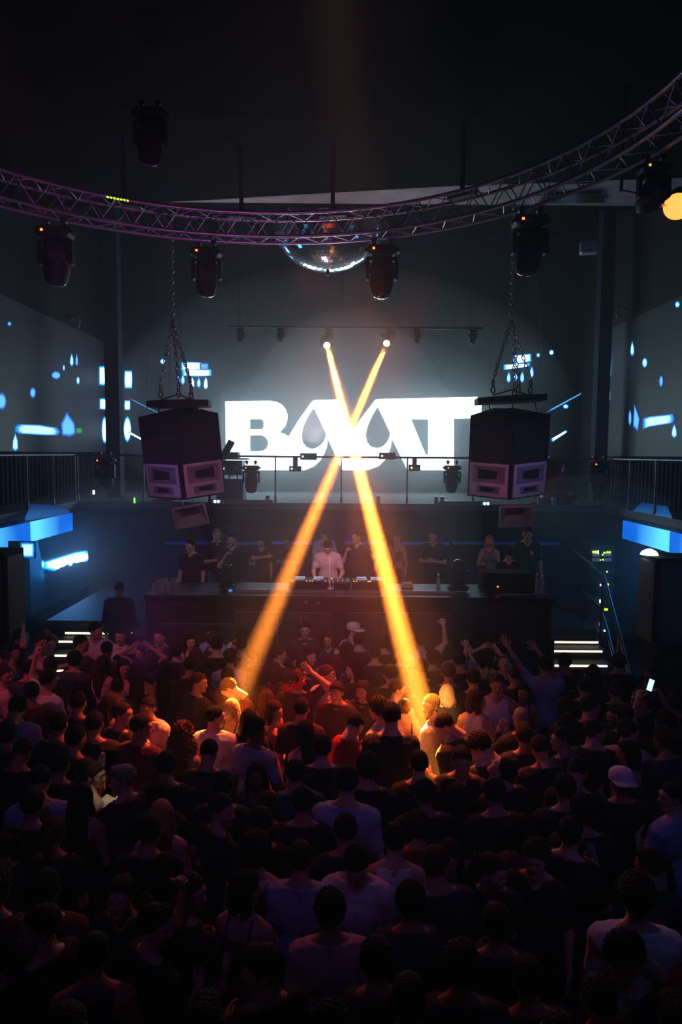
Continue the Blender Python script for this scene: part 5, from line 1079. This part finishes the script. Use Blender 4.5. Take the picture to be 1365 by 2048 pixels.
# ================================================================ the crowd: head position, facing, pose, hair, clothes
CROWD = '''
82 1286 -100 reach short/b tee/p m ; man in pink shirt at far left stretching his arm over the others ; man reaching out his arm
42 1273 -60 over short/b tee/c m ; man in dark shirt at far left with forearm raised over his head ; man with forearm overhead
28 1305 -70 wr long/k strap/c m ; woman with long black hair and bare red lit arm at far left ; long haired woman at far left
4 1320 150 stand short/b tee/c m ; 
10 1352 -60 look_r short/b tee/p m ; man in pink shirt cut by the left edge, facing right ; pink shirt man at left edge
35 1418 10 down curly/k shirt/u m ; man in pale shirt bowing his dark curly head at the left edge ; bowing man in pale shirt
62 1338 0 stand short/k tee/c m ; 
64 1385 20 stand short/k tee/m m ; 
97 1360 -40 lfist short/k tee/w m ; man in white shirt at left raising a clenched hand beside his dark head ; white shirt man with clenched hand
163 1288 -30 look_r short/k tee/c m ; 
150 1321 0 stand curly/k jacket/c m ; person with big curly black hair near the left steps ; big curly haired person
207 1251 -160 look_l short/k tee/w l ; tall man in white shirt before the left steps, turned toward the camera ; tall white shirt man by the steps
242 1273 175 stand buzz/b shirt/w l ; man in white shirt facing camera just right of the left steps strips ; short haired man in white by the steps
217 1299 0 stand short/k tee/c m ; 
272 1290 5 stand short/k tee/k m ; 
218 1330 -20 wstand long/b strap/p l ; woman with long hair and bright pink lit back at left ; woman with bright pink back
245 1337 150 wl long/k strap/r m ; dark haired woman in red top facing camera at left ; woman in red top
280 1305 170 wup wavy/b tank/c m ; woman holding both hands over her hair near the left steps ; woman with both hands on hair
280 1334 0 wstand long/k strap/k m ; 
98 1332 0 stand slick/k tee/c m ; 
220 1407 -30 wstand long/n strap/k m ; woman with very long brown hair down her back at left ; woman with very long brown hair
163 1405 0 stand short/k jacket/k m ; 
238 1432 -30 look_r slick/b tee/k m ; 
125 1449 0 stand short/k tee/k m ; 
190 1445 0 stand short/k tee/k m ; 
295 1417 170 stand slick/k shirt/p m ; slick haired man in pale pink shirt facing camera, left of the curly blonde ; slick haired man facing camera
284 1455 -20 look_r short/b tee/m m ; man with short dark hair, one bare orange lit shoulder, left of the curly blonde ; man with orange lit shoulder
325 1275 170 stand short/b tee/n m ; 
351 1303 0 wstand curly/b jacket/c m ; person with round curly hair below the left booth panel ; round curly head
390 1284 -150 wstand long/b strap/c l ; woman facing camera before the left panel of the booth ; woman facing camera by the booth panel
413 1279 -60 stand curly/n tee/c m ; 
437 1292 0 stand short/k tee/k m ; 
454 1251 160 stand short/b shirt/u m ; man in open blue shirt leaning at the booth front ; man in blue shirt at the booth
483 1244 -50 bow_l short/k tee/w m ; man in white shirt bending down at the booth front, left of the left beam ; bending man in white
483 1275 0 stand short/k tee/k m ; 
483 1296 0 stand short/k tee/c m ; 
470 1316 0 stand short/b shirt/p l ; 
509 1308 20 stand curly/n tee/m l ; 
538 1310 -20 look_r short/n tee/m l ; 
366 1332 0 stand short/k jacket/k m ; 
399 1312 0 wstand bob/n tee/c l ; 
329 1343 0 wstand long/k strap/k m ; 
299 1319 0 wstand bob/b tee/c m ; 
426 1352 0 wstand long/k tee/k m ; 
457 1350 0 stand short/n tee/m l ; man with short brown hair and bare red lit neck in the fading left beam ; brown haired man in the fading beam
399 1365 -40 look_r short/b jacket/k m ; man in black jacket with glowing red face in profile ; man with glowing red face
461 1387 60 bow_l short/n tee/m l ; man whose brown hair glows gold at the foot of the left beam ; man with golden lit hair
470 1414 160 wstand bob/y strap/c l ; woman with blonde hair glowing gold at the foot of the left beam ; golden lit blonde woman
443 1433 -10 look_r short/k shirt/w l ; man in white polo shirt with dark hair right of the curly blonde ; man in white polo
490 1436 0 wstand long/k tee/k m ; long black haired woman with an orange rim, behind the striped shirt man ; black haired woman with orange rim
512 1462 -25 look_r curly/k shirt/s d ; curly haired man in blue white striped shirt facing right ; striped shirt man
366 1470 -15 wstand curlylong/o strap/k l ; woman with long curly golden hair shining orange ; curly blonde woman
490 1352 0 wstand long/n jacket/m l ; 
525 1408 0 wstand wavy/b strap/k m ; 
612 1257 178 stand short/b jacket/c l ; man in open dark jacket facing camera at the booth front ; man in open dark jacket
656 1279 170 wstand wavy/n tank/c l ; woman with wavy hair facing camera left of the white cap ; wavy haired woman facing camera
708 1243 -60 look_r short/b tee/w l cap ; man in white baseball cap and white shirt at the booth front ; white cap man
715 1279 0 stand short/b tee/k l ; 
694 1300 0 wstand long/b tee/k m ; 
619 1314 -70 look_r short/b tee/k l ; man in black with red lit face in profile, below the open jacket man ; red faced man in profile
594 1334 0 stand quiff/k tee/k m ; 
553 1345 0 wstand bob/n tee/m l ; 
674 1327 0 wstand bob/n tee/c l ; 
707 1340 50 wl long/k tee/k l ; woman with long black hair and red face turned left ; black haired woman facing left
761 1308 0 stand short/b tee/k l ; man seen from behind in black tee with pale neck, left of the right beam ; pale necked man from behind
782 1310 0 stand short/b tee/k l ; 
766 1286 0 stand curly/b tee/k l ; 
600 1358 -10 over short/b tee/k l ; man in black bending one arm up under the raised red cloth ; man under the red cloth
654 1354 -50 look_r slick/b tee/w l ; man in white shirt with blue sunglasses pushed up, facing right ; white shirt man with sunglasses
680 1381 165 stand quiff/k jacket/k l ; man in black shirt facing camera with bright orange face ; orange faced man facing camera
716 1384 160 wstand bob/b jacket/c l ; woman facing camera with orange lit face and raised fingers ; orange lit woman facing camera
533 1420 -60 wr bob/b strap/k m ; 
604 1420 0 stand short/k tee/k m ; 
610 1462 20 wstand long/k strap/m l ; woman with long black hair and red lit bare back at centre ; woman with red lit bare back
757 1418 60 faceh curly/b jacket/w l ; curly haired man in pale jacket holding a hand to his mouth ; curly haired man with hand at mouth
783 1432 -5 stand short/k tee/k l xl ; broad man in black t shirt seen from behind, left of the glowing white shirt ; broad man in black
711 1450 -40 down short/k shirt/r l ; man in open red lit shirt looking down at his hands ; man in red lit shirt
796 1376 -40 look_r short/b tank/w l ; young man in white tank top in profile at the foot of right beam ; white tank top man in the beam
784 1352 0 stand short/b tee/k l ; 
891 1385 0 wstand bob/w jacket/k l ; person with bright platinum hair seen from behind ; platinum haired person
857 1410 60 look_l short/y tee/w l ; man in white shirt blazing yellow in the foot of the right beam ; blazing yellow white shirt man
892 1452 40 bow_l short/k tee/k l ; man in black tee with dark hair leaning in to the glowing white shirt ; man in black leaning into the glow
818 1420 0 wstand bun/b strap/k l ; 
902 1350 -10 stand short/b tee/k l ; 
842 1283 0 fist short/n tee/p l ; man with brown hair raising his straight right fist before the booth ; man raising a straight fist
849 1341 0 stand short/b tee/k l ; 
874 1318 0 raise curly/k tee/c l ; curly black haired person raising a bent arm with fist ; person with bent raised fist
860 1365 0 wstand bob/b tee/k l ; 
937 1283 0 stand short/k tee/k m ; 
979 1314 -50 wup bob/b strap/c l ; woman with both arms curled round her head right of the raised fists ; woman with arms round head
921 1299 0 stand curly/k tee/g m ; 
1007 1299 0 wstand curly/k tee/k m ; 
1029 1352 0 stand buzz/b tee/m l ; person with short cropped hair right of centre near the waving hands ; cropped haired person
981 1369 165 stand short/b tank/w m ; man in white tank top facing camera, right of the platinum hair ; white tank top man facing camera
959 1398 -20 wr bob/b tank/w l ; woman with bare red lit arm and white top, dark bobbed hair ; bobbed woman with red arm
939 1361 0 stand short/k tee/k m ; 
905 1320 0 stand short/k tee/k m ; 
1045 1384 170 wstand long/k strap/m m ; woman with dark red lit face and long black hair facing camera, right ; dark faced woman facing camera
1042 1437 10 faceh buzz/g jacket/k m ; person with pale cropped head covering the face with one raised hand ; person covering face
1012 1332 150 back short/b tee/c l ; 
1096 1330 -10 clap short/k tee/u m ; man in blue violet shirt holding both hands high, right of the booth ; man with both hands high
1133 1330 0 stand short/k tee/k m ; 
1150 1353 0 wstand bob/k tee/k m ; 
1180 1348 0 wstand long/k tee/k m ; 
1224 1383 0 stand short/b jacket/k m ; 
1192 1412 -20 look_r short/k tee/k m ; 
1133 1417 20 wstand bob/k tee/k m ; 
1275 1398 50 look_l short/b tee/k m ; 
1351 1406 0 stand curly/b tee/k m ; 
1330 1445 5 phone curly/k tee/k m ; person at far right lifting a glowing phone with both hands ; person lifting the phone
1246 1442 0 stand short/k tee/k m ; 
1194 1466 -20 look_r short/b tee/k l ; 
1155 1476 30 look_l short/k tee/c m ; 
1324 1482 10 stand fringe/b jacket/c m ; 
1135 1448 0 wstand bob/k tee/k m ; 
1221 1433 60 wl long/k tee/k m ; 
1238 1464 -20 look_r short/k tee/p l ; man in pale pink shirt at right with lit left shoulder ; man in pale pink shirt at right
1059 1476 0 stand quiff/b tee/k m ; 
1182 1374 0 stand short/k tee/k m ; 
13 1469 0 stand curly/b jacket/c m ; 
147 1484 -20 stand short/k tee/k m ; 
147 1525 0 stand fringe/k jacket/k m ; 
81 1565 20 down short/k shirt/u m ; man in pale blue shirt with dark head at lower left ; pale blue shirt man at lower left
167 1594 0 wstand wavy/k strap/k m ; 
240 1562 50 look_l quiff/g tee/c l ; man with ash brown quiff facing left, beside the cream cloth ; quiff man by the cream cloth
44 1506 0 down short/k tee/k m ; 
178 1548 -40 wr tail/b strap/c l ; woman with bare pinkish shoulder just left of the cream cloth ; bare shouldered woman by the cream cloth
33 1622 0 stand short/k tee/k m ; 
7 1662 0 wstand wavy/b tee/g m ; 
331 1541 0 stand short/k tee/k m ; 
325 1578 0 wstand bob/k jacket/k m ; 
322 1632 0 wstand long/y strap/c l ; woman with long straight pale hair seen from behind, lower left ; woman with long straight pale hair
448 1583 0 stand short/k tee/k m ; 
461 1613 -50 look_r short/k tee/k l ; 
514 1550 175 wstand long/k strap/k d ; woman with long black hair facing camera below the striped shirt ; woman below the striped shirt
300 1662 0 stand short/k tee/k m ; 
514 1672 0 stand short/k tee/k m ; 
645 1497 0 stand short/k tee/k l ; man with short cropped hair and thin neck rim light, centre ; cropped man at centre
592 1547 0 stand short/k tee/n m ; 
685 1566 -15 stand short/k tee/u l xl ; broad man in pale blue shirt from behind, below the centre glow ; broad man in pale blue shirt
737 1537 0 stand curly/k tee/k m ; curly black haired man from behind beside the broad man in black ; curly haired man from behind
612 1605 0 stand short/k tee/k m ; 
533 1611 0 wstand tail/b jacket/m m ; 
711 1684 0 stand short/k tee/k m ; 
838 1528 0 stand short/k tee/k l ; man in black with pink lit cheek just below the glowing white shirt ; man just below the glow
928 1524 170 stand quiff/b tee/k m ; 
961 1495 20 bow_l curly/b tee/k l ; 
1003 1540 30 back short/k tee/k l ; man tilting his orange lit face far back toward the left ; man tilting his face back
853 1600 0 stand short/k tee/k m ; 
849 1646 0 wstand curly/b jacket/m m ; 
935 1609 0 wstand bob/k tee/k m ; 
985 1592 0 stand short/k tee/k m ; 
1029 1646 0 wstand bob/k tee/m m ; 
1079 1496 0 down quiff/b tee/k m ; 
1135 1584 0 stand short/k tee/k m ; 
1236 1564 0 stand short/k tee/k m capback ; man with pale white cap at right, seen from behind ; man with pale cap at right
1255 1496 20 wl bob/k strap/m m ; 
1167 1545 -20 down short/k tee/k m ; 
1128 1664 -30 drink short/k tee/k l ; man at right lifting a glinting glass to his mouth ; man drinking at right
1157 1624 0 stand curly/k tee/k m ; 
1345 1594 20 look_l short/k shirt/u l ; man in blue collared shirt at the right edge ; blue collared shirt man
1068 1716 160 stand curly/b tee/k l ; curly haired man facing camera in black, right of lower centre ; curly haired man facing camera
16 1695 60 wl tail/b jacket/c m ; 
79 1665 0 wstand tail/n tee/k m ; 
245 1792 170 warm tail/b tee/k l ; woman facing camera at lower left with one raised arm and fist ; woman with raised fist at lower left
105 1862 70 look_l slick/b tee/k l ; slick haired person looking left at lower left ; slick haired person looking left
206 1876 10 stand short/k tank/n m ; 
293 1852 -50 look_r quiff/k tee/k l ; man with quiff in profile facing right at lower left ; quiff man in profile
327 1750 0 wstand bob/k jacket/k m ; 
137 2060 0 stand short/b tee/k m ; 
10 1780 0 stand curly/b tee/k m ; 
75 1775 0 stand short/k tee/m m ; 
372 1795 -50 look_r short/k tee/k l ; man with slim dark profile facing right, left of lower centre ; slim profile man
515 1682 0 wstand afro/k tank/p l ; person with large round black hair in a pink strapped top ; large round haired person
601 1718 0 stand short/b tee/u l ; man in blue t shirt with short dark hair seen from behind, lower centre ; blue t shirt man
487 1780 -20 wr bob/k strap/m l ; 
526 1940 40 look_l fringe/b tee/k l ; 
409 2056 0 stand quiff/b tee/k m ; 
660 1822 0 stand curly/k tee/p m ; 
663 2060 0 stand curly/k tee/k m ; 
710 1712 175 down short/k tee/w l ; man in pale grey shirt facing camera with bowed head, lower centre ; bowed man facing camera
780 1680 0 stand short/k tank/w l ; man in white tank top seen from behind, lower centre right ; white tank top man from behind
866 1738 10 look_r slick/n tee/c l ; man with shiny combed hair right of the white tank top back ; man with shiny combed hair
838 1788 0 stand curly/k shirt/c m ; 
899 1714 170 wstand bob/b tee/k m ; 
1002 1732 165 wl tail/b jacket/k l ; 
994 1848 0 stand short/b tee/k m ; 
755 1924 0 stand curly/b tee/c l ; 
944 1938 0 stand curly/b tee/c m ; 
827 1990 0 stand slick/b tee/c m ; 
1297 1800 -5 stand curly/b tee/w l xl ; man in white t shirt with blue light on his back, lower right ; white t shirt man at lower right
1256 1915 50 bow_l curly/k tee/k m ; dark haired man bowing left in front of the white shirt at lower right ; bowing man at lower right
1158 1985 0 stand short/b tee/k m ; 
1078 1975 0 stand short/b tee/k m ; 
1334 2040 0 stand fringe/b tee/k m ; 
1361 1872 0 stand short/b tee/r m ; 
1120 2078 30 stand short/b tee/w m ; person in crumpled white shirt cut by the bottom edge ; person in white at the bottom edge
'''
rng = random.Random(11)
ents = []
for ln in CROWD.strip().split('\n'):
    a, *r = [q.strip() for q in ln.split(';')]; a = a.split()
    px, py, yaw, pose, hr_, tp, sk = a[:7]; opt = a[7:]
    fem = bool(POSES[pose].get('fem')); sc = (1.0 if not fem else .95) * (1 + rng.uniform(-.03, .03)) * (1.10 if 'xl' in opt else 1)
    ents.append(dict(px=float(px), py=float(py), yaw=float(yaw) + rng.uniform(-8, 8), pose=pose, hair=hr_.split('/'), top=tp.split('/'), sk=sk, sc=sc, fem=fem, cap=('back' if 'capback' in opt else True if 'cap' in opt else None), label=r[0] if r else '', short=r[1] if len(r) > 1 else ''))
def headpos(e):
    b = body(e['pose']); z = b.hc[2] * e['sc']; p = PZ(e['px'], e['py'], z); h = Matrix.Rotation(math.radians(e['yaw']), 3, 'Z') @ Vector(b.hc) * e['sc']
    e['c'] = np.array((p.x - h.x * .5, p.y - h.y * .5)); e['off'] = np.array((h.x * .5, h.y * .5)); e['z'] = z; return e
for e in ents: headpos(e)
# gap fillers in the darkest part of the crowd
for Y in np.arange(3.0, 9.6, .52):
    for X in np.arange(-.5 * Y - .1, .5 * Y + .1, .50):
        x, y = X + rng.uniform(-.1, .1), Y + rng.uniform(-.12, .12)
        if min(np.hypot(q['c'][0] - x, q['c'][1] - y) for q in ents) < .47 or len(ents) > 262: continue
        fem = rng.random() < .4; pose = rng.choice(['wstand', 'wl', 'wr'] if fem else ['stand', 'look_l', 'look_r', 'stand', 'down'])
        e = dict(yaw=rng.uniform(-35, 35), pose=pose, hair=(rng.choice(['long', 'bob', 'tail', 'bun', 'wavy'] if fem else ['short', 'curly', 'fringe', 'quiff', 'short']), rng.choice('kkb')), top=(rng.choice(['tee', 'strap', 'jacket'] if fem else ['tee', 'jacket', 'shirt']), rng.choice('kkkcn')), sk='m', sc=rng.uniform(.92, .99), fem=fem, cap=None, label='', short='', c=np.array((x, y)), off=np.zeros(2))
        e['z'] = 1.6 * e['sc']; ents.append(e)
C_ = np.array([e['c'] for e in ents]); A_ = C_.copy(); lab = np.array([1.0 if e['label'] else 1.8 for e in ents])
for it in range(60):
    D = C_[:, None] - C_[None]; R_ = np.hypot(D[..., 0], D[..., 1]) + np.eye(len(C_)) * 9
    push = np.clip(.36 - R_, 0, .1)[..., None] * D / R_[..., None] * .35
    C_ = C_ + (push.sum(1) * lab[:, None]) + (A_ - C_) * .03
    C_[:, 1] = np.minimum(C_[:, 1], 10.5)
for e, c in zip(ents, C_): e['c'] = c
def img(p):
    v = CR.transposed() @ (Vector(p) - O); return (682.5 + F_PX * v.x / -v.z, 1024 - F_PX * v.y / -v.z)
for e in ents: e['im'] = img((e['c'][0], e['c'][1], e['z']))
marks = [e for e in ents if e['label']]; used = set(e['label'] for e in marks)
ORD = ['', 'second ', 'third ']
for e in ents:
    if e['label']: continue
    near = sorted(marks, key=lambda m_: (m_['im'][0] - e['im'][0]) ** 2 + (m_['im'][1] - e['im'][1]) ** 2)
    HK = {'long': 'long haired', 'bob': 'bob haired', 'tail': 'ponytailed', 'bun': 'bun haired', 'wavy': 'wavy haired', 'curly': 'curly haired', 'short': 'short haired', 'fringe': 'fringed', 'quiff': 'quiff haired', 'slick': 'slick haired', 'afro': 'round haired', 'buzz': 'cropped', 'curlylong': 'curly haired'}[e['hair'][0]]
    for m_ in near[:8]:
        dx, dy = e['im'][0] - m_['im'][0], e['im'][1] - m_['im'][1]
        rel = ('left of' if dx < 0 else 'right of') if abs(dx) > abs(dy) * 1.2 else ('in front of' if dy > 0 else 'behind')
        s = f"{HK} {'woman' if e['fem'] else 'man'} in {TN[e['top'][1]]} {rel} the {m_['short']}"
        if s not in used: e['label'] = s; break
    else: e['label'] = s.replace(' in ', ' dressed in ', 1)
    used.add(e['label'])
PEOPLE = []
for e in ents:
    b = body(e['pose']); h = Matrix.Rotation(math.radians(e['yaw']), 3, 'Z') @ Vector(b.hc) * e['sc']
    loc = (e['c'][0] - h.x * .5, e['c'][1] - h.y * .5, 0)
    e['ob'], _ = person(loc, e['yaw'], e['pose'], e['hair'][0], e['hair'][1], e['top'][0], e['top'][1], e['sk'], e['sc'], e['label'], 'dancers in the crowd', cap=e['cap'], jeans=rng.choice([0, 1]))
# ---------------------------------------------------------------- things held or worn in the crowd
def by(word): return next(e for e in ents if word in e['label'])
def hand_world(e, sg):
    b = body(e['pose']); el, wr = b.arm[sg][1], b.arm[sg][2]; p = wr + nrm(wr - el) * .09
    return e['ob'].matrix_world @ Vector(p) if 0 else Vector(e['ob'].location) + (Matrix.Rotation(math.radians(e['yaw']), 3, 'Z') @ Vector(p)) * e['sc']
e = by('lifting a glowing phone'); h = (hand_world(e, 1) + hand_world(e, -1)) / 2 + Vector((0, -.01, .06))
ph = thing('phone', h, 'glowing phone held up at far right of the crowd', 'phone'); Rm = Matrix.Rotation(.35, 3, 'Y') @ Matrix.Rotation(-.2, 3, 'X')
MB().box(h, (.066, .010, .13), Rm, bev=.004).build('case', M_PLAST, ph)
MB().box(h + Rm @ Vector((0, -.0065, 0)), (.058, .002, .12), Rm).build('display', pm('phone display', (.4, .6, .9), .3, emit=1.6, ecol=(.5, .75, 1.0), light=False), ph)
e = by('glinting glass'); h = hand_world(e, 1)
gl = thing('drinking_glass', h, 'small glass held at the mouth by the man drinking at right', 'glass')
MB().lathe([(.026, -.05), (.033, .06), (.030, .06), (.023, -.04), (0, -.04)], h + Vector((0, .0, .02)), (-.3, .2, .9), 14).build('tumbler', M_GLASS, gl)
e = by('blue sunglasses'); b = body(e['pose']); HM = Matrix(b.HR.tolist()).to_4x4(); HM.translation = Vector(b.hc)
MW = Matrix.Translation(e['ob'].location) @ Matrix.Rotation(math.radians(e['yaw']), 4, 'Z') @ Matrix.Scale(e['sc'], 4) @ HM
sg_ = thing('sunglasses', MW @ Vector((0, .09, .06)), 'shiny blue sunglasses pushed up on a head at centre', 'sunglasses')
m = MB()
for sx in (-1, 1): m.hull([MW @ Vector((sx * (.033 + .026 * math.cos(a)), .095 + d_, .055 + .018 * math.sin(a))) for a in [2 * PI * k / 10 for k in range(10)] for d_ in (0, .005)])
m.build('lenses', pm('blue mirror lens', (.05, .15, .9), .1, .6), sg_)
MB().tube([MW @ Vector(p) for p in ((-.082, .0, .05), (-.07, .085, .06), (0, .100, .06), (.07, .085, .06), (.082, .0, .05))], .0035, 6).build('frame', M_PLAST, sg_)
# red cloth held up over a man
e = by('under the raised red cloth'); P0 = [PY(x, y, e['c'][1] - .12) for x, y in ((560, 1378), (575, 1362), (608, 1353), (612, 1372), (600, 1386), (572, 1386))]
me = bpy.data.meshes.new('red_cloth'); c0 = sum(P0, Vector()) / 6; vsr = []; fsr = []; N = 14
for i in range(N + 1):
    for j in range(N + 1):
        u, v = i / N, j / N; a = P0[0].lerp(P0[5], v) if 0 else P0[0].lerp(P0[2], u); b_ = P0[5].lerp(P0[3], u); p = a.lerp(b_, v)
        vsr.append(p + Vector((0, .03 * math.sin(u * 11 + v * 3) + .02 * math.sin(v * 9), .012 * math.sin(u * 9)))); 
for i in range(N):
    for j in range(N): k = i * (N + 1) + j; fsr.append((k, k + 1, k + N + 2, k + N + 1))
rcl = MB().add(vsr, fsr, True).build('red_cloth', cloth('scarlet cloth', (.75, .06, .04)), None, origin=c0); rcl.modifiers.new('thick', 'SOLIDIFY').thickness = .004
tag(rcl, 'bright red cloth held up over a man at centre', 'cloth')
# cream cloth glowing between the heads at lower left
q = PZ(212, 1600, 1.38); m = MB(); rr = random.Random(4); vsr = []; fsr = []
for i in range(10):
    for j in range(10):
        u, v = i / 9 - .5, j / 9 - .5; vsr.append((q.x + u * .22 + rr.uniform(-.012, .012), q.y + v * .26, q.z - .05 + .07 * math.exp(-8 * (u * u + v * v)) + rr.uniform(-.025, .025)))
for i in range(9):
    for j in range(9): k = i * 10 + j; fsr.append((k, k + 10, k + 11, k + 1))
M_CREAM = cloth('cream cloth', (.78, .74, .55))
o = m.add(vsr, fsr).build('crumpled_cloth', M_CREAM, None, origin=q); o.modifiers.new('thick', 'SOLIDIFY').thickness = .006
tag(o, 'crumpled cream cloth lit from above beside the quiff man', 'cloth')
a, b = PY(203, 1508, q.y + .35), PY(205, 1590, q.y + .3)
pts = [(202, 1506), (208, 1509), (206, 1545), (209, 1580), (203, 1583), (199, 1560), (196, 1520)]
o = MB().prism([PY(x, y, q.y + .34) for x, y in pts], (0, .03, 0)).build('lit_gap_strip', M_CREAM, None, origin=a); tag(o, 'narrow cream strip standing in for a lit gap between dark heads at lower left', 'cloth')  # bright gap between the heads, built as an upright cream strip
spot('cream_spot', (q.x - .2, q.y - .9, 6.8), (q.x, q.y + .12, 1.4), 300, (1.0, .93, .55), 4.2, .4, .05)
# ================================================================ people on the stage
def stage_person(px, py, Y, yaw, pose, hr_, tp, sk, sc, label, jeans=1, zb=SZ):
    b = body(pose); p = PY(px, py, Y); h = (Matrix.Rotation(math.radians(yaw), 3, 'Z') @ Vector(b.hc)); s_ = (p.z - zb) / b.hc[2]; s_ = max(.85, min(1.15, s_))
    z0 = p.z - b.hc[2] * s_
    o, HM = person((p.x - h.x * s_, p.y - h.y * s_, zb), yaw, pose, hr_[0], hr_[1], tp[0], tp[1], sk, s_, label, 'people on the stage', jeans); return o, HM, s_
stage_person(656, 1093, 12.5, 176, 'dj', ('short', 'b'), ('tee', 'p'), 'l', 1, 'dj in pale pink t shirt bending over the decks')
stage_person(381, 1092, 12.4, 165, 'sdown', ('short', 'k'), ('tee', 'k'), 'l', 1, 'man in black t shirt standing beside the glasses at left end of booth')
o, HM, s_ = stage_person(434, 1070, 13.6, -150, 'crossed', ('buzz', 'g'), ('shirt', 'k'), 'l', 1, 'grey haired man with glasses and teal jeans, black shirt', 2)
eg = MB()
for sx in (-1, 1): eg.tube([HM @ Vector((sx * (.032 + .02 * math.cos(a)), .1, .01 + .016 * math.sin(a))) for a in [2 * PI * k / 10 for k in range(10)]], .003, 5, closed=True)
g_ = eg.build('eyeglasses', M_ALU, None, origin=(0, 0, 0)); g_.parent = o
stage_person(464, 1080, 13.0, -165, 'sout', ('short', 'k'), ('tee', 'k'), 'l', 1, 'man in black holding a hand to his mouth, other arm stretched right')
stage_person(522, 1086, 14.0, 178, 'stand', ('short', 'b'), ('tee', 'k'), 'l', 1, 'dim man in black behind, right of the man with stretched arm')
stage_person(576, 1084, 14.4, 170, 'crossed', ('curly', 'b'), ('tee', 'c'), 'm', 1, 'dim curly haired man in dark shirt behind the left beam')
stage_person(649, 1066, 14.6, 10, 'stand', ('short', 'b'), ('shirt', 'u'), 'l', 1, 'man in light blue shirt seen from behind the dj', )
stage_person(714, 1074, 13.4, 150, 'sout', ('short', 'b'), ('tee', 'k'), 'l', 1, 'man in black t shirt with forearm out, just right of dj')
stage_person(771, 1086, 13.2, 20, 'wl', ('tail', 'b'), ('strap', 'k'), 'l', 1, 'woman with bare back behind the right beam on stage')
stage_person(795, 1078, 14.2, 150, 'wstand', ('tail', 'n'), ('crop', 'c'), 'l', 1, 'woman facing camera right of the right beam on stage')
stage_person(867, 1072, 13.6, 160, 'crossed', ('short', 'b'), ('tee', 'k'), 'l', 1, 'man in black t shirt with folded arms, left of the big upright fixture')
stage_person(980, 1083, 13.6, 165, 'wstand', ('bob', 'y'), ('tank', 'g'), 'l', 1, 'woman with short blonde hair in sparkly grey top')
stage_person(1019, 1110, 12.7, 178, 'down', ('quiff', 'b'), ('tee', 'k'), 'l', 1, 'man in black looking down behind the monitor speaker')
o, HM, s_ = stage_person(1056, 1068, 12.9, 172, 'sdown', ('short', 'b'), ('tee', 'e'), 'l', 1, 'tall man in dark green t shirt with white chest print')
pr_ = MB().hull([(x, .135 + d_, z) for x, z in ((-.10, 1.33), (-.04, 1.36), (-.03, 1.30), (-.08, 1.27), (-.05, 1.28)) for d_ in (0, .004)]).build('chest_print', TC['w'], None, origin=(0, 0, 0)); pr_.parent = o
# security man on the left steps
p = PY(240, 1178, 12.6)
person((p.x, 12.55, p.z - 1.62 * 1.08), 0, 'stand', 'buzz', 'k', 'jacket', 'k', 'd', 1.08, 'broad man in black jacket seen from behind on the left steps')
